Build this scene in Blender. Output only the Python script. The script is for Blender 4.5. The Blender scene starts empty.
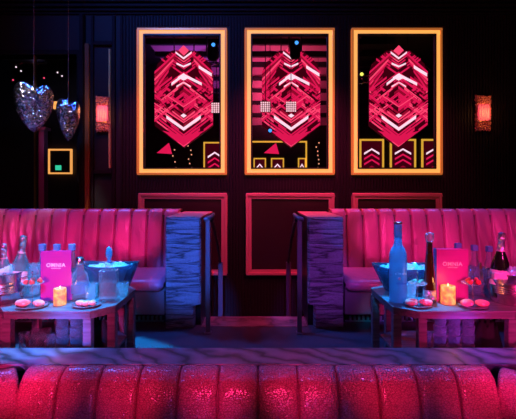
import bpy, bmesh, math, random
from mathutils import Vector, Matrix
PI = math.pi
sc = bpy.context.scene
C = sc.collection
F = 420.0; CX = 258.0; HY = 190.0; CH = 1.37

# ---------------------------------------------------------------- camera
cd = bpy.data.cameras.new('camera'); cam = bpy.data.objects.new('camera', cd); C.objects.link(cam)
cd.sensor_width = 36.0; cd.lens = F / 516.0 * 36.0; cd.shift_y = -(209.5 - HY) / 516.0
cd.clip_start = 0.05
cam.location = (0, 0, CH); cam.rotation_euler = (PI / 2, 0, 0)
sc.camera = cam

# ---------------------------------------------------------------- world and exposure
w = bpy.data.worlds.new('world'); sc.world = w; w.use_nodes = True
w.node_tree.nodes['Background'].inputs[0].default_value = (0.003, 0.003, 0.012, 1)
w.node_tree.nodes['Background'].inputs[1].default_value = 1.0
sc.view_settings.view_transform = 'Standard'; sc.view_settings.look = 'None'
sc.view_settings.exposure = 0.0; sc.view_settings.gamma = 1.0
sc.view_settings.use_curve_mapping = False

# ---------------------------------------------------------------- club lights
BLUE = (0.03, 0.15, 1.0); CYAN = (0.01, 0.36, 1.0); MAG = (1.0, 0.03, 0.32); RED = (1.0, 0.02, 0.13); VIO = (0.34, 0.06, 1.0)
def spot(loc, tgt, col, watt, ang, blend=0.4, rad=0.05):
    l = bpy.data.lights.new('unseen_spot', 'SPOT'); o = bpy.data.objects.new('unseen_spot', l); C.objects.link(o)  # spots without fixtures, several added only to brighten a part
    l.energy = watt; l.color = col; l.spot_size = math.radians(ang); l.spot_blend = blend; l.shadow_soft_size = rad
    o.location = loc
    o.rotation_euler = (Vector(tgt) - Vector(loc)).to_track_quat('-Z', 'Y').to_euler()
    return o
# blue beams on the two tables from overhead, with a hard edge on the floor
spot((-1.60, 3.75, 5.4), (-1.46, 3.00, 0.0), CYAN, 4600, 20.6, 0.03, .05)
spot((1.30, 3.9, 5.4), (0.98, 2.98, 0.6), CYAN, 4200, 10.5, 0.10, .08)
# blue back light over the sofas, tables and near ledge
spot((-3.0, 5.5, 5.2), (-1.6, 3.2, 0.5), BLUE, 720, 60, 0.5, .3)
spot((3.0, 5.5, 5.2), (1.8, 3.2, 0.5), BLUE, 420, 56, 0.5, .3)
spot((-2.0, 4.6, 5.2), (-1.0, 2.15, 0.45), BLUE, 200, 24, 0.7)
spot((2.0, 4.6, 5.2), (1.2, 2.15, 0.45), BLUE, 250, 24, 0.7)
# blue and violet on the stone dividers
spot((-0.2, -1.5, 4.0), (-0.70, 4.2, 0.66), BLUE, 3600, 8.5, 0.7)
spot((0.3, -1.5, 4.0), (0.67, 4.2, 0.6), (0.42, 0.06, 1.0), 900, 9, 0.8)
spot((0.4, -1.5, 4.2), (0.80, 4.2, 0.95), BLUE, 700, 3, 0.5)
# magenta beams on the two far sofa backs and the seats beside the dividers
for sx in (-1, 1):
    for x, an, e in ((1.45, 6.4, 1150), (1.95, 9.5, 900), (2.6, 9.5, 900), (3.25, 9.5, 900)): spot((sx * 0.15, -0.5, 2.7), (sx * x, 5.0, 0.82), MAG, e, an, 0.7)
    spot((sx * 0.15, -0.5, 2.9), (sx * 1.22, 4.45, 0.42), MAG, 300, 4.5, 0.6)
# crimson and faint blue along the near sofa back, from added floating spots
for k in range(8): x = -1.4 + k * .4; spot((x * .9, -0.9, 1.65), (x, 1.98, 0.465), (1.0, 0.02, 0.17), 400, 8.6, 1.0, .03)
for x in (-0.8, -0.25, 0.3, 0.85): spot((x * .6, -0.6, 1.05), (x, 1.92, 0.22), (0.15, 0.08, 1.0), 45, 13, 1.0, .08)
# cyan spots added in front to light the bottles
spot((0.3, -1.2, 3.2), (-1.28, 2.85, 0.84), CYAN, 1500, 10.5, 0.8)
spot((-0.2, -1.2, 3.2), (0.92, 2.85, 0.86), CYAN, 700, 6, 0.8)
# added spots for a pink wash: table fronts and menus
spot((-0.5, -1.5, 1.45), (-1.40, 2.6, 0.62), (1.0, 0.02, 0.20), 1000, 15, 0.6)
spot((0.6, -1.5, 1.45), (1.45, 2.6, 0.62), (1.0, 0.02, 0.28), 1000, 15, 0.6)
spot((2.6, -0.5, 2.6), (1.78, 2.9, 0.6), MAG, 800, 12, 0.5, .35)
spot((-2.6, -0.5, 2.6), (-1.85, 2.8, 0.68), MAG, 900, 8, 0.6, .35)
# low blue and violet spots added to brighten under the two tables
spot((-0.7, -1.0, 1.55), (-1.22, 2.85, 0.40), BLUE, 3000, 6, 0.8)
spot((0.8, -1.0, 1.55), (1.30, 2.85, 0.40), VIO, 1600, 6, 0.8)
# faint blue spot added for the crown moulding
spot((-2.0, 2.0, 5.6), (-1.0, 6.0, 4.0), BLUE, 420, 70, 0.9)
# pink light on the wall panels
spot((0.46, 4.55, 3.9), (0.46, 6.0, 0.9), (1.0, 0.05, 0.20), 620, 74, 1.0, .08)
spot((2.3, 4.75, 3.9), (2.0, 6.0, 1.2), (1.0, 0.05, 0.20), 170, 60, 1.0, .08)
spot((-1.5, 4.75, 3.9), (-1.3, 6.0, 1.1), (1.0, 0.05, 0.20), 240, 60, 1.0, .08)

# ================================================================= helpers
def X(px, Y): return (px - CX) / F * Y
def Z(py, Y): return CH - (py - HY) / F * Y

def nt(m): return m.node_tree.nodes, m.node_tree.links
def mat(name, col, rough=0.5, metal=0.0, spec=0.5, emit=None, es=0.0, coat=0.0):
    m = bpy.data.materials.new(name); m.use_nodes = True
    b = m.node_tree.nodes['Principled BSDF']
    b.inputs['Base Color'].default_value = (*col, 1); b.inputs['Roughness'].default_value = rough
    b.inputs['Metallic'].default_value = metal; b.inputs['Specular IOR Level'].default_value = spec
    b.inputs['Coat Weight'].default_value = coat
    if emit: b.inputs['Emission Color'].default_value = (*emit, 1); b.inputs['Emission Strength'].default_value = es
    return m
def coords(m, scale=(1, 1, 1), rot=(0, 0, 0)):
    n, l = nt(m)
    tc = n.new('ShaderNodeTexCoord'); mp = n.new('ShaderNodeMapping'); l.new(tc.outputs['Object'], mp.inputs['Vector'])
    mp.inputs['Scale'].default_value = scale; mp.inputs['Rotation'].default_value = rot
    return mp.outputs['Vector']
def noise(m, vec, scale, detail=4, dist=0.0):
    n, l = nt(m); t = n.new('ShaderNodeTexNoise'); t.inputs['Scale'].default_value = scale
    t.inputs['Detail'].default_value = detail; t.inputs['Distortion'].default_value = dist
    l.new(vec, t.inputs['Vector']); return t.outputs['Fac']
def voro(m, vec, scale, feat='DISTANCE_TO_EDGE'):
    n, l = nt(m); t = n.new('ShaderNodeTexVoronoi'); t.feature = feat; t.inputs['Scale'].default_value = scale
    l.new(vec, t.inputs['Vector']); return t
def ramp(m, fac, stops):
    n, l = nt(m); r = n.new('ShaderNodeValToRGB'); l.new(fac, r.inputs['Fac'])
    while len(r.color_ramp.elements) < len(stops): r.color_ramp.elements.new(0.5)
    for e, (p, c) in zip(r.color_ramp.elements, stops): e.position = p; e.color = (*c, 1)
    return r.outputs['Color']
def bump(m, h, strength=0.4, dist=0.01, prev=None):
    n, l = nt(m); b = n.new('ShaderNodeBump'); b.inputs['Strength'].default_value = strength
    b.inputs['Distance'].default_value = dist; l.new(h, b.inputs['Height'])
    if prev: l.new(prev, b.inputs['Normal'])
    return b.outputs['Normal']
def setn(m, nrm): nt(m)[1].new(nrm, m.node_tree.nodes['Principled BSDF'].inputs['Normal'])
def setc(m, c, sock='Base Color'): nt(m)[1].new(c, m.node_tree.nodes['Principled BSDF'].inputs[sock])

M = {}
# leathers
def leather(name, col, scale, rough=0.36, croc=False):
    m = mat(name, col, rough, 0, 0.6)
    if croc:
        v = coords(m, (1.0, 1.0, 1.5)); e = voro(m, v, 72).outputs['Distance']
        h = ramp(m, e, [(0.0, (0, 0, 0)), (0.16, (1, 1, 1))])
        n1 = bump(m, h, 0.55, 0.003)
        v2 = coords(m); n2 = bump(m, noise(m, v2, 9, 3), 0.35, 0.02, n1); setn(m, n2)
        setc(m, ramp(m, e, [(0.0, tuple(c * 0.45 for c in col)), (0.12, col)]))
    else:
        v = coords(m); n1 = bump(m, noise(m, v, scale, 6), 0.35, 0.006)
        v2 = coords(m, (2.0, 1, 0.6)); n2 = bump(m, noise(m, v2, 6, 3, 0.4), 0.5, 0.03, n1); setn(m, n2)
    return m
M['leather'] = leather('worn_leather', (0.46, 0.18, 0.30), 60, 0.34)
M['croc'] = leather('embossed_leather', (0.42, 0.12, 0.18), 60, 0.27, True)
M['base'] = mat('sofa_base', (0.16, 0.13, 0.15), 0.45)
M['black'] = mat('black_lacquer', (0.012, 0.010, 0.012), 0.35)
M['matt_black'] = mat('matt_black', (0.01, 0.01, 0.012), 0.8)
M['rib'] = mat('black_ribbing', (0.012, 0.007, 0.010), 0.6, 0, 0.2)
M['inset'] = mat('dark_gloss_panel', (0.030, 0.012, 0.018), 0.22)
M['wall'] = mat('dark_wall', (0.010, 0.006, 0.009), 0.6)
m = M['carpet'] = mat('dark_carpet', (0.085, 0.065, 0.085), 0.9)
setn(m, bump(m, noise(m, coords(m), 180, 2), 0.5, 0.004))
# stone
def stone(name, a, b_, dark, sc_, rot=(0, 0, 0), rough=0.45, strength=0.8, wave=2.5):
    m = mat(name, a, rough, 0, 0.5); n, l = nt(m)
    v = coords(m, sc_, rot)
    t = n.new('ShaderNodeTexWave'); t.wave_type = 'BANDS'; t.bands_direction = 'Z'
    t.inputs['Scale'].default_value = wave; t.inputs['Distortion'].default_value = 9; t.inputs['Detail'].default_value = 4
    t.inputs['Detail Scale'].default_value = 0.9
    l.new(v, t.inputs['Vector'])
    f = t.outputs['Fac']
    setc(m, ramp(m, f, [(0.0, dark), (0.05, b_), (0.5, a), (1.0, tuple(min(1, c * 1.15) for c in a))]))
    h = ramp(m, f, [(0.0, (0, 0, 0)), (0.14, (0.8, 0.8, 0.8)), (1, (1, 1, 1))])
    n1 = bump(m, h, strength, 0.012)
    v2 = coords(m, (1.0, 1.0, 4.0)); n2 = bump(m, noise(m, v2, 22, 6), strength * 0.9, 0.015, n1); setn(m, n2)
    return m
m = M['split_stone'] = mat('split_stone', (0.3, 0.27, 0.32), 0.6, 0, 0.5)
v = coords(m, (0.45, 0.6, 5.5)); f1 = noise(m, v, 2.4, 7, 0.5)
setc(m, ramp(m, f1, [(0.30, (0.30, 0.26, 0.32)), (0.44, (0.26, 0.23, 0.28)), (0.475, (0.05, 0.04, 0.05)), (0.51, (0.30, 0.27, 0.32)), (0.60, (0.36, 0.32, 0.38)), (0.63, (0.10, 0.08, 0.10)), (0.66, (0.33, 0.30, 0.36))]))
h1 = ramp(m, f1, [(0.40, (1, 1, 1)), (0.475, (0, 0, 0)), (0.53, (.9, .9, .9)), (0.60, (1, 1, 1)), (0.63, (.2, .2, .2)), (0.67, (1, 1, 1))])
n1 = bump(m, h1, 0.8, 0.012); v2 = coords(m, (1, 1, 3.0)); setn(m, bump(m, noise(m, v2, 45, 6), 0.9, 0.012, n1))
m = M['ledge'] = mat('veined_stone', (0.3, 0.2, 0.3), 0.42, 0, 0.5)
n, l = nt(m); v = coords(m, (0.8, 0.9, 1), (0, 0, 0.6)); t = n.new('ShaderNodeTexWave'); t.wave_type = 'BANDS'; t.bands_direction = 'Y'
t.inputs['Scale'].default_value = 3.6; t.inputs['Distortion'].default_value = 20; t.inputs['Detail'].default_value = 4; t.inputs['Detail Scale'].default_value = 0.55
l.new(v, t.inputs['Vector'])
setc(m, ramp(m, t.outputs['Fac'], [(0.0, (0.01, 0.008, 0.012)), (0.16, (0.08, 0.06, 0.09)), (0.6, (0.13, 0.10, 0.14)), (1, (0.17, 0.135, 0.18))]))
setn(m, bump(m, t.outputs['Fac'], 0.25, 0.004))
M['strip_stone'] = stone('step_stone', (0.34, 0.20, 0.26), (0.22, 0.12, 0.16), (0.10, 0.05, 0.08), (1, 1.5, 1), rough=0.4, strength=0.2)
# woods and metals
m = M['wood'] = mat('stained_wood', (0.30, 0.20, 0.20), 0.5, 0, 0.3)
vv = coords(m, (1.5, 18, 18)); fac = noise(m, vv, 3, 6)
setc(m, ramp(m, fac, [(0.3, (0.11, 0.09, 0.11)), (0.7, (0.20, 0.17, 0.20))])); setn(m, bump(m, fac, 0.15, 0.002))
M['gold'] = mat('gold_metal', (0.85, 0.50, 0.18), 0.28, 1.0)
M['glow_gold'] = mat('glowing_gilt', (0.75, 0.36, 0.12), 0.35, 0.6, emit=(1.0, 0.30, 0.05), es=0.30)  # gilt trim with the amber glow of the strip put into it
M['led_amber'] = mat('amber_light_strip', (0.9, 0.5, 0.2), 0.5, emit=(1.0, 0.46, 0.09), es=0.95)
M['led_yellow'] = mat('yellow_light_strip', (0.9, 0.6, 0.2), 0.5, emit=(1.0, 0.55, 0.05), es=0.8)
M['brass'] = mat('aged_brass', (0.62, 0.55, 0.18), 0.5, 0.3)
M['copper'] = mat('copper_trim', (0.80, 0.36, 0.34), 0.38, 0.35)
M['steel'] = mat('steel', (0.62, 0.58, 0.62), 0.25, 1.0)
M['bucket'] = mat('brushed_steel', (0.72, 0.48, 0.60), 0.27, 1.0)
m = M['bucket']; setn(m, bump(m, noise(m, coords(m, (40, 40, 600)), 1, 2), 0.05, 0.002))
M['post'] = mat('post_metal', (0.22, 0.16, 0.20), 0.4, 0.5)
M['strap'] = mat('dark_strap', (0.03, 0.015, 0.02), 0.5)
# mirror glass
M['mirror'] = mat('mirror_glass', (0.86, 0.84, 0.86), 0.0, 1.0)
# thin clear glass: transparent + sharp reflection by facing angle + faint milky body
def thin_glass(name, tint, body=0.10, bodycol=None, refl=0.75, rough=0.03, edge=0.0):
    m = bpy.data.materials.new(name); m.use_nodes = True; n, l = nt(m)
    n.remove(n['Principled BSDF']); out = n['Material Output']
    tr = n.new('ShaderNodeBsdfTransparent'); tr.inputs[0].default_value = (*tint, 1)
    gl = n.new('ShaderNodeBsdfGlossy'); gl.inputs['Color'].default_value = (1, 1, 1, 1); gl.inputs['Roughness'].default_value = rough
    df = n.new('ShaderNodeBsdfTranslucent'); df.inputs[0].default_value = (*(bodycol or tint), 1)
    d2 = n.new('ShaderNodeBsdfDiffuse'); d2.inputs[0].default_value = (*(bodycol or tint), 1)
    ad = n.new('ShaderNodeMixShader'); ad.inputs[0].default_value = 0.5; l.new(df.outputs[0], ad.inputs[1]); l.new(d2.outputs[0], ad.inputs[2])
    l2 = n.new('ShaderNodeLayerWeight'); l2.inputs['Blend'].default_value = 0.5
    pw = n.new('ShaderNodeMath'); pw.operation = 'POWER'; l.new(l2.outputs['Facing'], pw.inputs[0]); pw.inputs[1].default_value = 2.5
    ma = n.new('ShaderNodeMath'); ma.operation = 'MULTIPLY_ADD'; ma.use_clamp = True; l.new(pw.outputs[0], ma.inputs[0]); ma.inputs[1].default_value = edge; ma.inputs[2].default_value = body
    m1 = n.new('ShaderNodeMixShader'); l.new(ma.outputs[0], m1.inputs[0]); l.new(tr.outputs[0], m1.inputs[1]); l.new(ad.outputs[0], m1.inputs[2])
    lw = n.new('ShaderNodeLayerWeight'); lw.inputs['Blend'].default_value = 0.35
    mu = n.new('ShaderNodeMath'); mu.operation = 'MULTIPLY'; mu.inputs[1].default_value = refl; l.new(lw.outputs['Facing'], mu.inputs[0])
    m2 = n.new('ShaderNodeMixShader'); l.new(mu.outputs[0], m2.inputs[0]); l.new(m1.outputs[0], m2.inputs[1]); l.new(gl.outputs[0], m2.inputs[2])
    l.new(m2.outputs[0], out.inputs[0]); return m
M['glass'] = thin_glass('clear_glass', (0.90, 0.95, 0.98), 0.05, (0.85, 0.95, 1.0), 0.9, 0.12, edge=0.75)
M['frost'] = thin_glass('frosted_glass', (0.45, 0.70, 0.95), 0.72, (0.26, 0.50, 0.72), 0.30, 0.25)
M['smoke'] = thin_glass('dark_bottle_glass', (0.30, 0.20, 0.16), 0.15, (0.3, 0.12, 0.06), 0.8)
M['champ'] = thin_glass('dark_green_glass', (0.05, 0.10, 0.06), 0.5, (0.03, 0.05, 0.03), 0.85)
M['liquor'] = thin_glass('amber_liquor', (0.75, 0.35, 0.12), 0.35, (0.7, 0.25, 0.08), 0.3)
M['juice'] = thin_glass('red_juice', (0.9, 0.15, 0.12), 0.7, (0.85, 0.15, 0.10), 0.2)
M['water'] = thin_glass('pale_juice', (0.85, 0.9, 0.92), 0.15, (0.8, 0.8, 0.75), 0.3)
m = M['bowl'] = thin_glass('acrylic_bowl', (0.30, 0.40, 0.60), 0.55, (0.10, 0.14, 0.24), 0.55, 0.08)
M['ice'] = thin_glass('ice', (0.95, 0.97, 1), 0.7, (0.95, 0.97, 1.0), 0.6, 0.06)
M['lit_bottle'] = thin_glass('blue_lit_glass', (0.35, 0.55, 0.55), 0.35, (0.35, 0.50, 0.50), 0.9, 0.1, edge=0.5)  # blue light on the left champagne bottles put into a paler glass
M['foil'] = mat('crumpled_foil', (0.82, 0.80, 0.82), 0.28, 0.9); m = M['foil']
setn(m, bump(m, voro(m, coords(m), 60, 'F1').outputs['Distance'], 0.8, 0.01))
M['label'] = mat('pale_paper', (0.80, 0.70, 0.72), 0.6)
M['menu'] = mat('magenta_card', (0.50, 0.025, 0.32), 0.42)
M['print'] = mat('white_print', (0.9, 0.82, 0.84), 0.5)
M['blue_print'] = mat('deep_blue_print', (0.05, 0.10, 0.38), 0.5)
M['pink_print'] = mat('pink_emblem', (0.9, 0.25, 0.45), 0.5)
M['pale_print'] = mat('pale_blue_print', (0.75, 0.9, 1.0), 0.5)
m = M['candle'] = mat('lit_wax', (0.35, 0.15, 0.08), 0.6)
n, l = nt(m); tc = n.new('ShaderNodeTexCoord'); vn = noise(m, coords(m), 30, 3)
setc(m, ramp(m, vn, [(0.36, (1.0, 0.10, 0.10)), (0.5, (1.0, 0.32, 0.05)), (0.64, (1.0, 0.62, 0.16))]), 'Emission Color')
m.node_tree.nodes['Principled BSDF'].inputs['Emission Strength'].default_value = 0.85
M['flame'] = mat('flame', (1, 0.7, 0.3), 0.5, emit=(1, 0.62, 0.2), es=6)
M['berry'] = mat('strawberry', (0.75, 0.05, 0.05), 0.35)
M['leafgreen'] = mat('leaf', (0.10, 0.30, 0.12), 0.5)
M['pastry'] = mat('pink_pastry', (0.92, 0.38, 0.34), 0.55)
M['plate'] = mat('dark_plate', (0.16, 0.15, 0.18), 0.2)
M['cream'] = mat('cream', (0.85, 0.8, 0.75), 0.5)
M['cloth'] = mat('black_cloth', (0.006, 0.006, 0.008), 0.9)
M['green_grille'] = mat('grille_metal', (0.12, 0.30, 0.26), 0.4, 0.4)
# sequin tiles
m = M['sequin'] = mat('mirror_sequins', (0.42, 0.46, 0.58), 0.16, 1.0); n, l = nt(m)
v = coords(m); vo = voro(m, v, 140, 'F1')
sub = n.new('ShaderNodeVectorMath'); sub.operation = 'SUBTRACT'; l.new(vo.outputs['Color'], sub.inputs[0]); sub.inputs[1].default_value = (0.5, 0.5, 0.5)
scl = n.new('ShaderNodeVectorMath'); scl.operation = 'SCALE'; l.new(sub.outputs[0], scl.inputs[0]); scl.inputs['Scale'].default_value = 1.3
ge = n.new('ShaderNodeNewGeometry'); add = n.new('ShaderNodeVectorMath'); add.operation = 'ADD'
l.new(ge.outputs['Normal'], add.inputs[0]); l.new(scl.outputs[0], add.inputs[1])
nz = n.new('ShaderNodeVectorMath'); nz.operation = 'NORMALIZE'; l.new(add.outputs[0], nz.inputs[0]); setn(m, nz.outputs[0])
# screens
M['scr_dark'] = mat('screen_dark', (0.02, 0.005, 0.01), 0.4, emit=(0.20, 0.0, 0.02), es=0.25)
M['scr_crim'] = mat('screen_crimson', (0.1, 0.01, 0.02), 0.4, emit=(0.90, 0.010, 0.10), es=0.95)
M['scr_mid'] = mat('screen_dim_crimson', (0.1, 0.01, 0.02), 0.4, emit=(0.42, 0.004, 0.035), es=0.8)
M['scr_pink'] = mat('screen_pink', (0.2, 0.05, 0.08), 0.4, emit=(1.0, 0.06, 0.16), es=1.2)
M['scr_white'] = mat('screen_white', (0.5, 0.4, 0.5), 0.4, emit=(1.0, 0.72, 0.85), es=1.2)
M['pink_plank'] = mat('painted_plank', (0.62, 0.30, 0.38), 0.7)
M['lens_blue'] = mat('lamp_lens', (0.1, 0.3, 0.5), 0.2, emit=(0.06, 0.35, 1.0), es=1.5)
M['lens_yellow'] = mat('lamp_lens_yellow', (0.5, 0.5, 0.1), 0.2, emit=(0.8, 0.85, 0.12), es=1.5)
M['blinder'] = mat('blinder_cell', (0.9, 0.7, 0.7), 0.4, emit=(1.0, 0.55, 0.62), es=1.3)
M['exit_green'] = mat('exit_green', (0.05, 0.6, 0.4), 0.4, emit=(0.04, 0.75, 0.42), es=0.8)
M['far_amber'] = mat('far_lamp', (0.8, 0.4, 0.1), 0.4, emit=(1.0, 0.42, 0.10), es=0.9)
M['pinkcol'] = mat('painted_column', (0.45, 0.16, 0.22), 0.5)
M['darkwood'] = mat('brown_wood', (0.28, 0.10, 0.03), 0.45)
# sconce stone
m = M['alab'] = mat('rough_crystal', (0.70, 0.28, 0.22), 0.35); n, l = nt(m)
nn = noise(m, coords(m), 28, 5)
setc(m, ramp(m, nn, [(0.35, (0.16, 0.006, 0.006)), (0.62, (0.62, 0.05, 0.03)), (0.78, (1.0, 0.30, 0.12))]), 'Emission Color')
m.node_tree.nodes['Principled BSDF'].inputs['Emission Strength'].default_value = 0.12
setn(m, bump(m, nn, 1.0, 0.03))
M['sconce_glow'] = mat('glowing_glass', (1, 0.4, 0.4), 0.4, emit=(1.0, 0.07, 0.16), es=0.5)

# ---------------------------------------------------------------- mesh builder
class MB:
    def __init__(s): s.v = []; s.f = []; s.sm = []
    def add(s, vs, fs, smooth=False):
        b = len(s.v); s.v += [tuple(p) for p in vs]; s.f += [tuple(i + b for i in f) for f in fs]; s.sm += [smooth] * len(fs); return s
    def box(s, x0, x1, y0, y1, z0, z1):
        v = [(x, y, z) for z in (z0, z1) for y in (y0, y1) for x in (x0, x1)]
        return s.add(v, [(0, 2, 3, 1), (4, 5, 7, 6), (0, 1, 5, 4), (2, 6, 7, 3), (0, 4, 6, 2), (1, 3, 7, 5)])
    def prism(s, pts, z0, z1):           # polygon in xy, counter-clockwise
        n = len(pts); v = [(x, y, z0) for x, y in pts] + [(x, y, z1) for x, y in pts]
        f = [tuple(range(n))[::-1], tuple(range(n, 2 * n))] + [(i, (i + 1) % n, n + (i + 1) % n, n + i) for i in range(n)]
        return s.add(v, f)
    def prism_y(s, pts, y0, y1):         # polygon in xz (facing -y), thickness in y
        n = len(pts); v = [(x, y0, z) for x, z in pts] + [(x, y1, z) for x, z in pts]
        f = [tuple(range(n)), tuple(range(n, 2 * n))[::-1]] + [(i, n + i, n + (i + 1) % n, (i + 1) % n) for i in range(n)]
        return s.add(v, f)
    def lathe(s, prof, cx=0, cy=0, n=24, sx=1, sy=1, rot=0):
        v = []; f = []; k = len(prof)
        for r, z in prof:
            for i in range(n):
                a = 2 * PI * i / n + rot; v.append((cx + math.cos(a) * r * sx, cy + math.sin(a) * r * sy, z))
        for j in range(k - 1):
            for i in range(n):
                a = j * n + i; b = j * n + (i + 1) % n; f.append((a, b, b + n, a + n))
        if prof[0][0] > 1e-4: f.append(tuple(range(n))[::-1])
        if prof[-1][0] > 1e-4 and not getattr(s, 'open', False): f.append(tuple(range((k - 1) * n, k * n)))
        return s.add(v, f, True)
    def tube(s, pts, r, n=8):
        pts = [Vector(p) for p in pts]; v = []; f = []
        rr = r if isinstance(r, (list, tuple)) else [r] * len(pts)
        for i, p in enumerate(pts):
            d = (pts[min(i + 1, len(pts) - 1)] - pts[max(i - 1, 0)]).normalized()
            a = d.cross(Vector((0, 0, 1)))
            if a.length < 1e-3: a = d.cross(Vector((0, 1, 0)))
            a.normalize(); b = d.cross(a)
            for k in range(n):
                t = 2 * PI * k / n; v.append(p + (a * math.cos(t) + b * math.sin(t)) * rr[i])
        for i in range(len(pts) - 1):
            for k in range(n):
                a = i * n + k; b = i * n + (k + 1) % n; f.append((a, b, b + n, a + n))
        f.append(tuple(range(n))[::-1]); f.append(tuple(range((len(pts) - 1) * n, len(pts) * n)))
        return s.add(v, f, True)
    def ball(s, c, r, n=12, sx=1, sy=1, sz=1, jit=0, seed=0):
        rn = random.Random(seed); v = []; f = []; m_ = n // 2 + 1
        for j in range(m_ + 1):
            ph = PI * j / m_
            for i in range(n):
                a = 2 * PI * i / n; q = r * (1 + (rn.random() - .5) * jit if 0 < j < m_ else 1)
                v.append((c[0] + q * sx * math.sin(ph) * math.cos(a), c[1] + q * sy * math.sin(ph) * math.sin(a), c[2] + q * sz * math.cos(ph)))
        for j in range(m_):
            for i in range(n):
                a = j * n + i; b = j * n + (i + 1) % n; f.append((a, a + n, b + n, b))
        return s.add(v, f, True)
    def grid(s, fn, nu, nv, smooth=True):
        v = [fn(i / nu, j / nv) for j in range(nv + 1) for i in range(nu + 1)]
        f = [(j * (nu + 1) + i, j * (nu + 1) + i + 1, (j + 1) * (nu + 1) + i + 1, (j + 1) * (nu + 1) + i) for j in range(nv) for i in range(nu)]
        return s.add(v, f, smooth)
    def build(s, name, m, parent=None, loc=None, bevel=0, seg=2, rz=0, fix=True):
        me = bpy.data.meshes.new(name); me.from_pydata(s.v, [], s.f); me.update()
        bm = bmesh.new(); bm.from_mesh(me); bmesh.ops.remove_doubles(bm, verts=bm.verts, dist=1e-5)
        if fix: bmesh.ops.recalc_face_normals(bm, faces=bm.faces)
        bm.to_mesh(me); bm.free()
        if len(me.polygons) == len(s.sm): me.polygons.foreach_set('use_smooth', s.sm)
        else: me.polygons.foreach_set('use_smooth', [any(s.sm)] * len(me.polygons))
        me.materials.append(m)
        o = bpy.data.objects.new(name, me); C.objects.link(o)
        if parent: o.parent = parent
        if loc: o.location = loc
        if rz: o.rotation_euler = (0, 0, rz)
        if bevel:
            b = o.modifiers.new('bevel', 'BEVEL'); b.width = bevel; b.segments = seg; b.limit_method = 'ANGLE'; b.angle_limit = 0.7
        return o
def tag(o, label=None, cat=None, group=None, kind=None):
    if label: o['label'] = label
    if cat: o['category'] = cat
    if group: o['group'] = group
    if kind: o['kind'] = kind
    return o
def struct(name, mb, m, bevel=0):
    return tag(mb.build(name, m, bevel=bevel), kind='structure')
def empty(name, loc, label, cat, group=None, rz=0):
    o = bpy.data.objects.new(name, None); C.objects.link(o); o.location = loc; o.rotation_euler = (0, 0, rz); o.empty_display_size = 0.05
    return tag(o, label, cat, group)
def copy_tree(o, loc=None, label=None, parent=None, rz=None):
    c = o.copy(); C.objects.link(c)
    if parent: c.parent = parent
    if loc is not None: c.location = loc
    if rz is not None: c.rotation_euler = (0, 0, rz)
    if label: c['label'] = label
    for ch in [q for q in bpy.data.objects if q.parent == o]: copy_tree(ch, parent=c)
    return c
def lettering(txt, width, loc, m, parent, name='lettering', rz=0, thick=0.0006, maxh=None):
    cu = bpy.data.curves.new('t', 'FONT'); cu.body = txt; cu.extrude = thick; cu.offset = 0.014; cu.align_x = 'CENTER'; cu.size = 1; cu.space_character = 1.1
    o = bpy.data.objects.new('t', cu); C.objects.link(o); bpy.context.view_layer.update()
    me = bpy.data.meshes.new_from_object(o.evaluated_get(bpy.context.evaluated_depsgraph_get()))
    bpy.data.objects.remove(o)
    xs = [q.co.x for q in me.vertices]; k = width / (max(xs) - min(xs)); mx = (max(xs) + min(xs)) / 2
    for q in me.vertices:
        x, y, z = q.co; q.co = ((x - mx) * k, -z, y * k)
    me.materials.clear(); me.materials.append(m)
    t = bpy.data.objects.new(name, me); C.objects.link(t); t.parent = parent; t.location = loc; t.rotation_euler = (0, 0, rz)
    return t

# ================================================================= the setting
WY = 6.0; PL = 4.53; LOW = -0.5; CEIL = 7.6; HX = 10.5; FY = -9.0; OY = 9.8
OPX = X(82, WY); OPZ = Z(55, WY)
b = MB()
b.box(-HX, HX, 1.35, PL, LOW, 0.0)                    # raised lounge tier
for k in range(2): b.box(-0.566, 0.495, PL + 0.30 * k, PL + 0.30 * (k + 1), LOW, -0.166 * (k + 1))
struct('floor', b, M['carpet'])
b = MB(); b.box(-HX, HX, FY, OY, LOW - 0.2, LOW); struct('floor_lower', b, M['carpet'])
b = MB(); b.box(-0.566, 0.495, 4.20, PL, 0.0, 0.006); struct('trim_1', b, M['strip_stone'])
b = MB(); b.box(-HX, HX, FY, OY, CEIL, CEIL + 0.2); struct('ceiling', b, M['wall'])
b = MB(); b.box(OPX, HX, WY, WY + 0.2, LOW, CEIL); b.box(-HX, OPX, WY, WY + 0.2, OPZ, CEIL); struct('wall_back', b, M['wall'])
b = MB(); b.box(-HX - 0.2, -HX, FY, OY, LOW, CEIL); struct('wall_left', b, M['wall'])
b = MB(); b.box(HX, HX + 0.2, FY, OY, LOW, CEIL); struct('wall_right', b, M['wall'])
b = MB(); b.box(-HX, HX, FY - 0.2, FY, LOW, CEIL); struct('wall_front', b, M['wall'])
b = MB(); b.box(-HX, HX, OY, OY + 0.2, LOW, CEIL); struct('wall_far', b, M['wall'])
# crown moulding across the wall
b = MB()
for (pa, pb, d) in ((-6, 2, 0.16), (2.5, 5, 0.12), (6, 9, 0.09), (10, 12.5, 0.06), (13, 15, 0.03)):
    b.box(-HX, HX, WY - d, WY, Z(pb, WY), Z(pa, WY))
struct('trim_2', b, M['rib'], 0.008)
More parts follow.
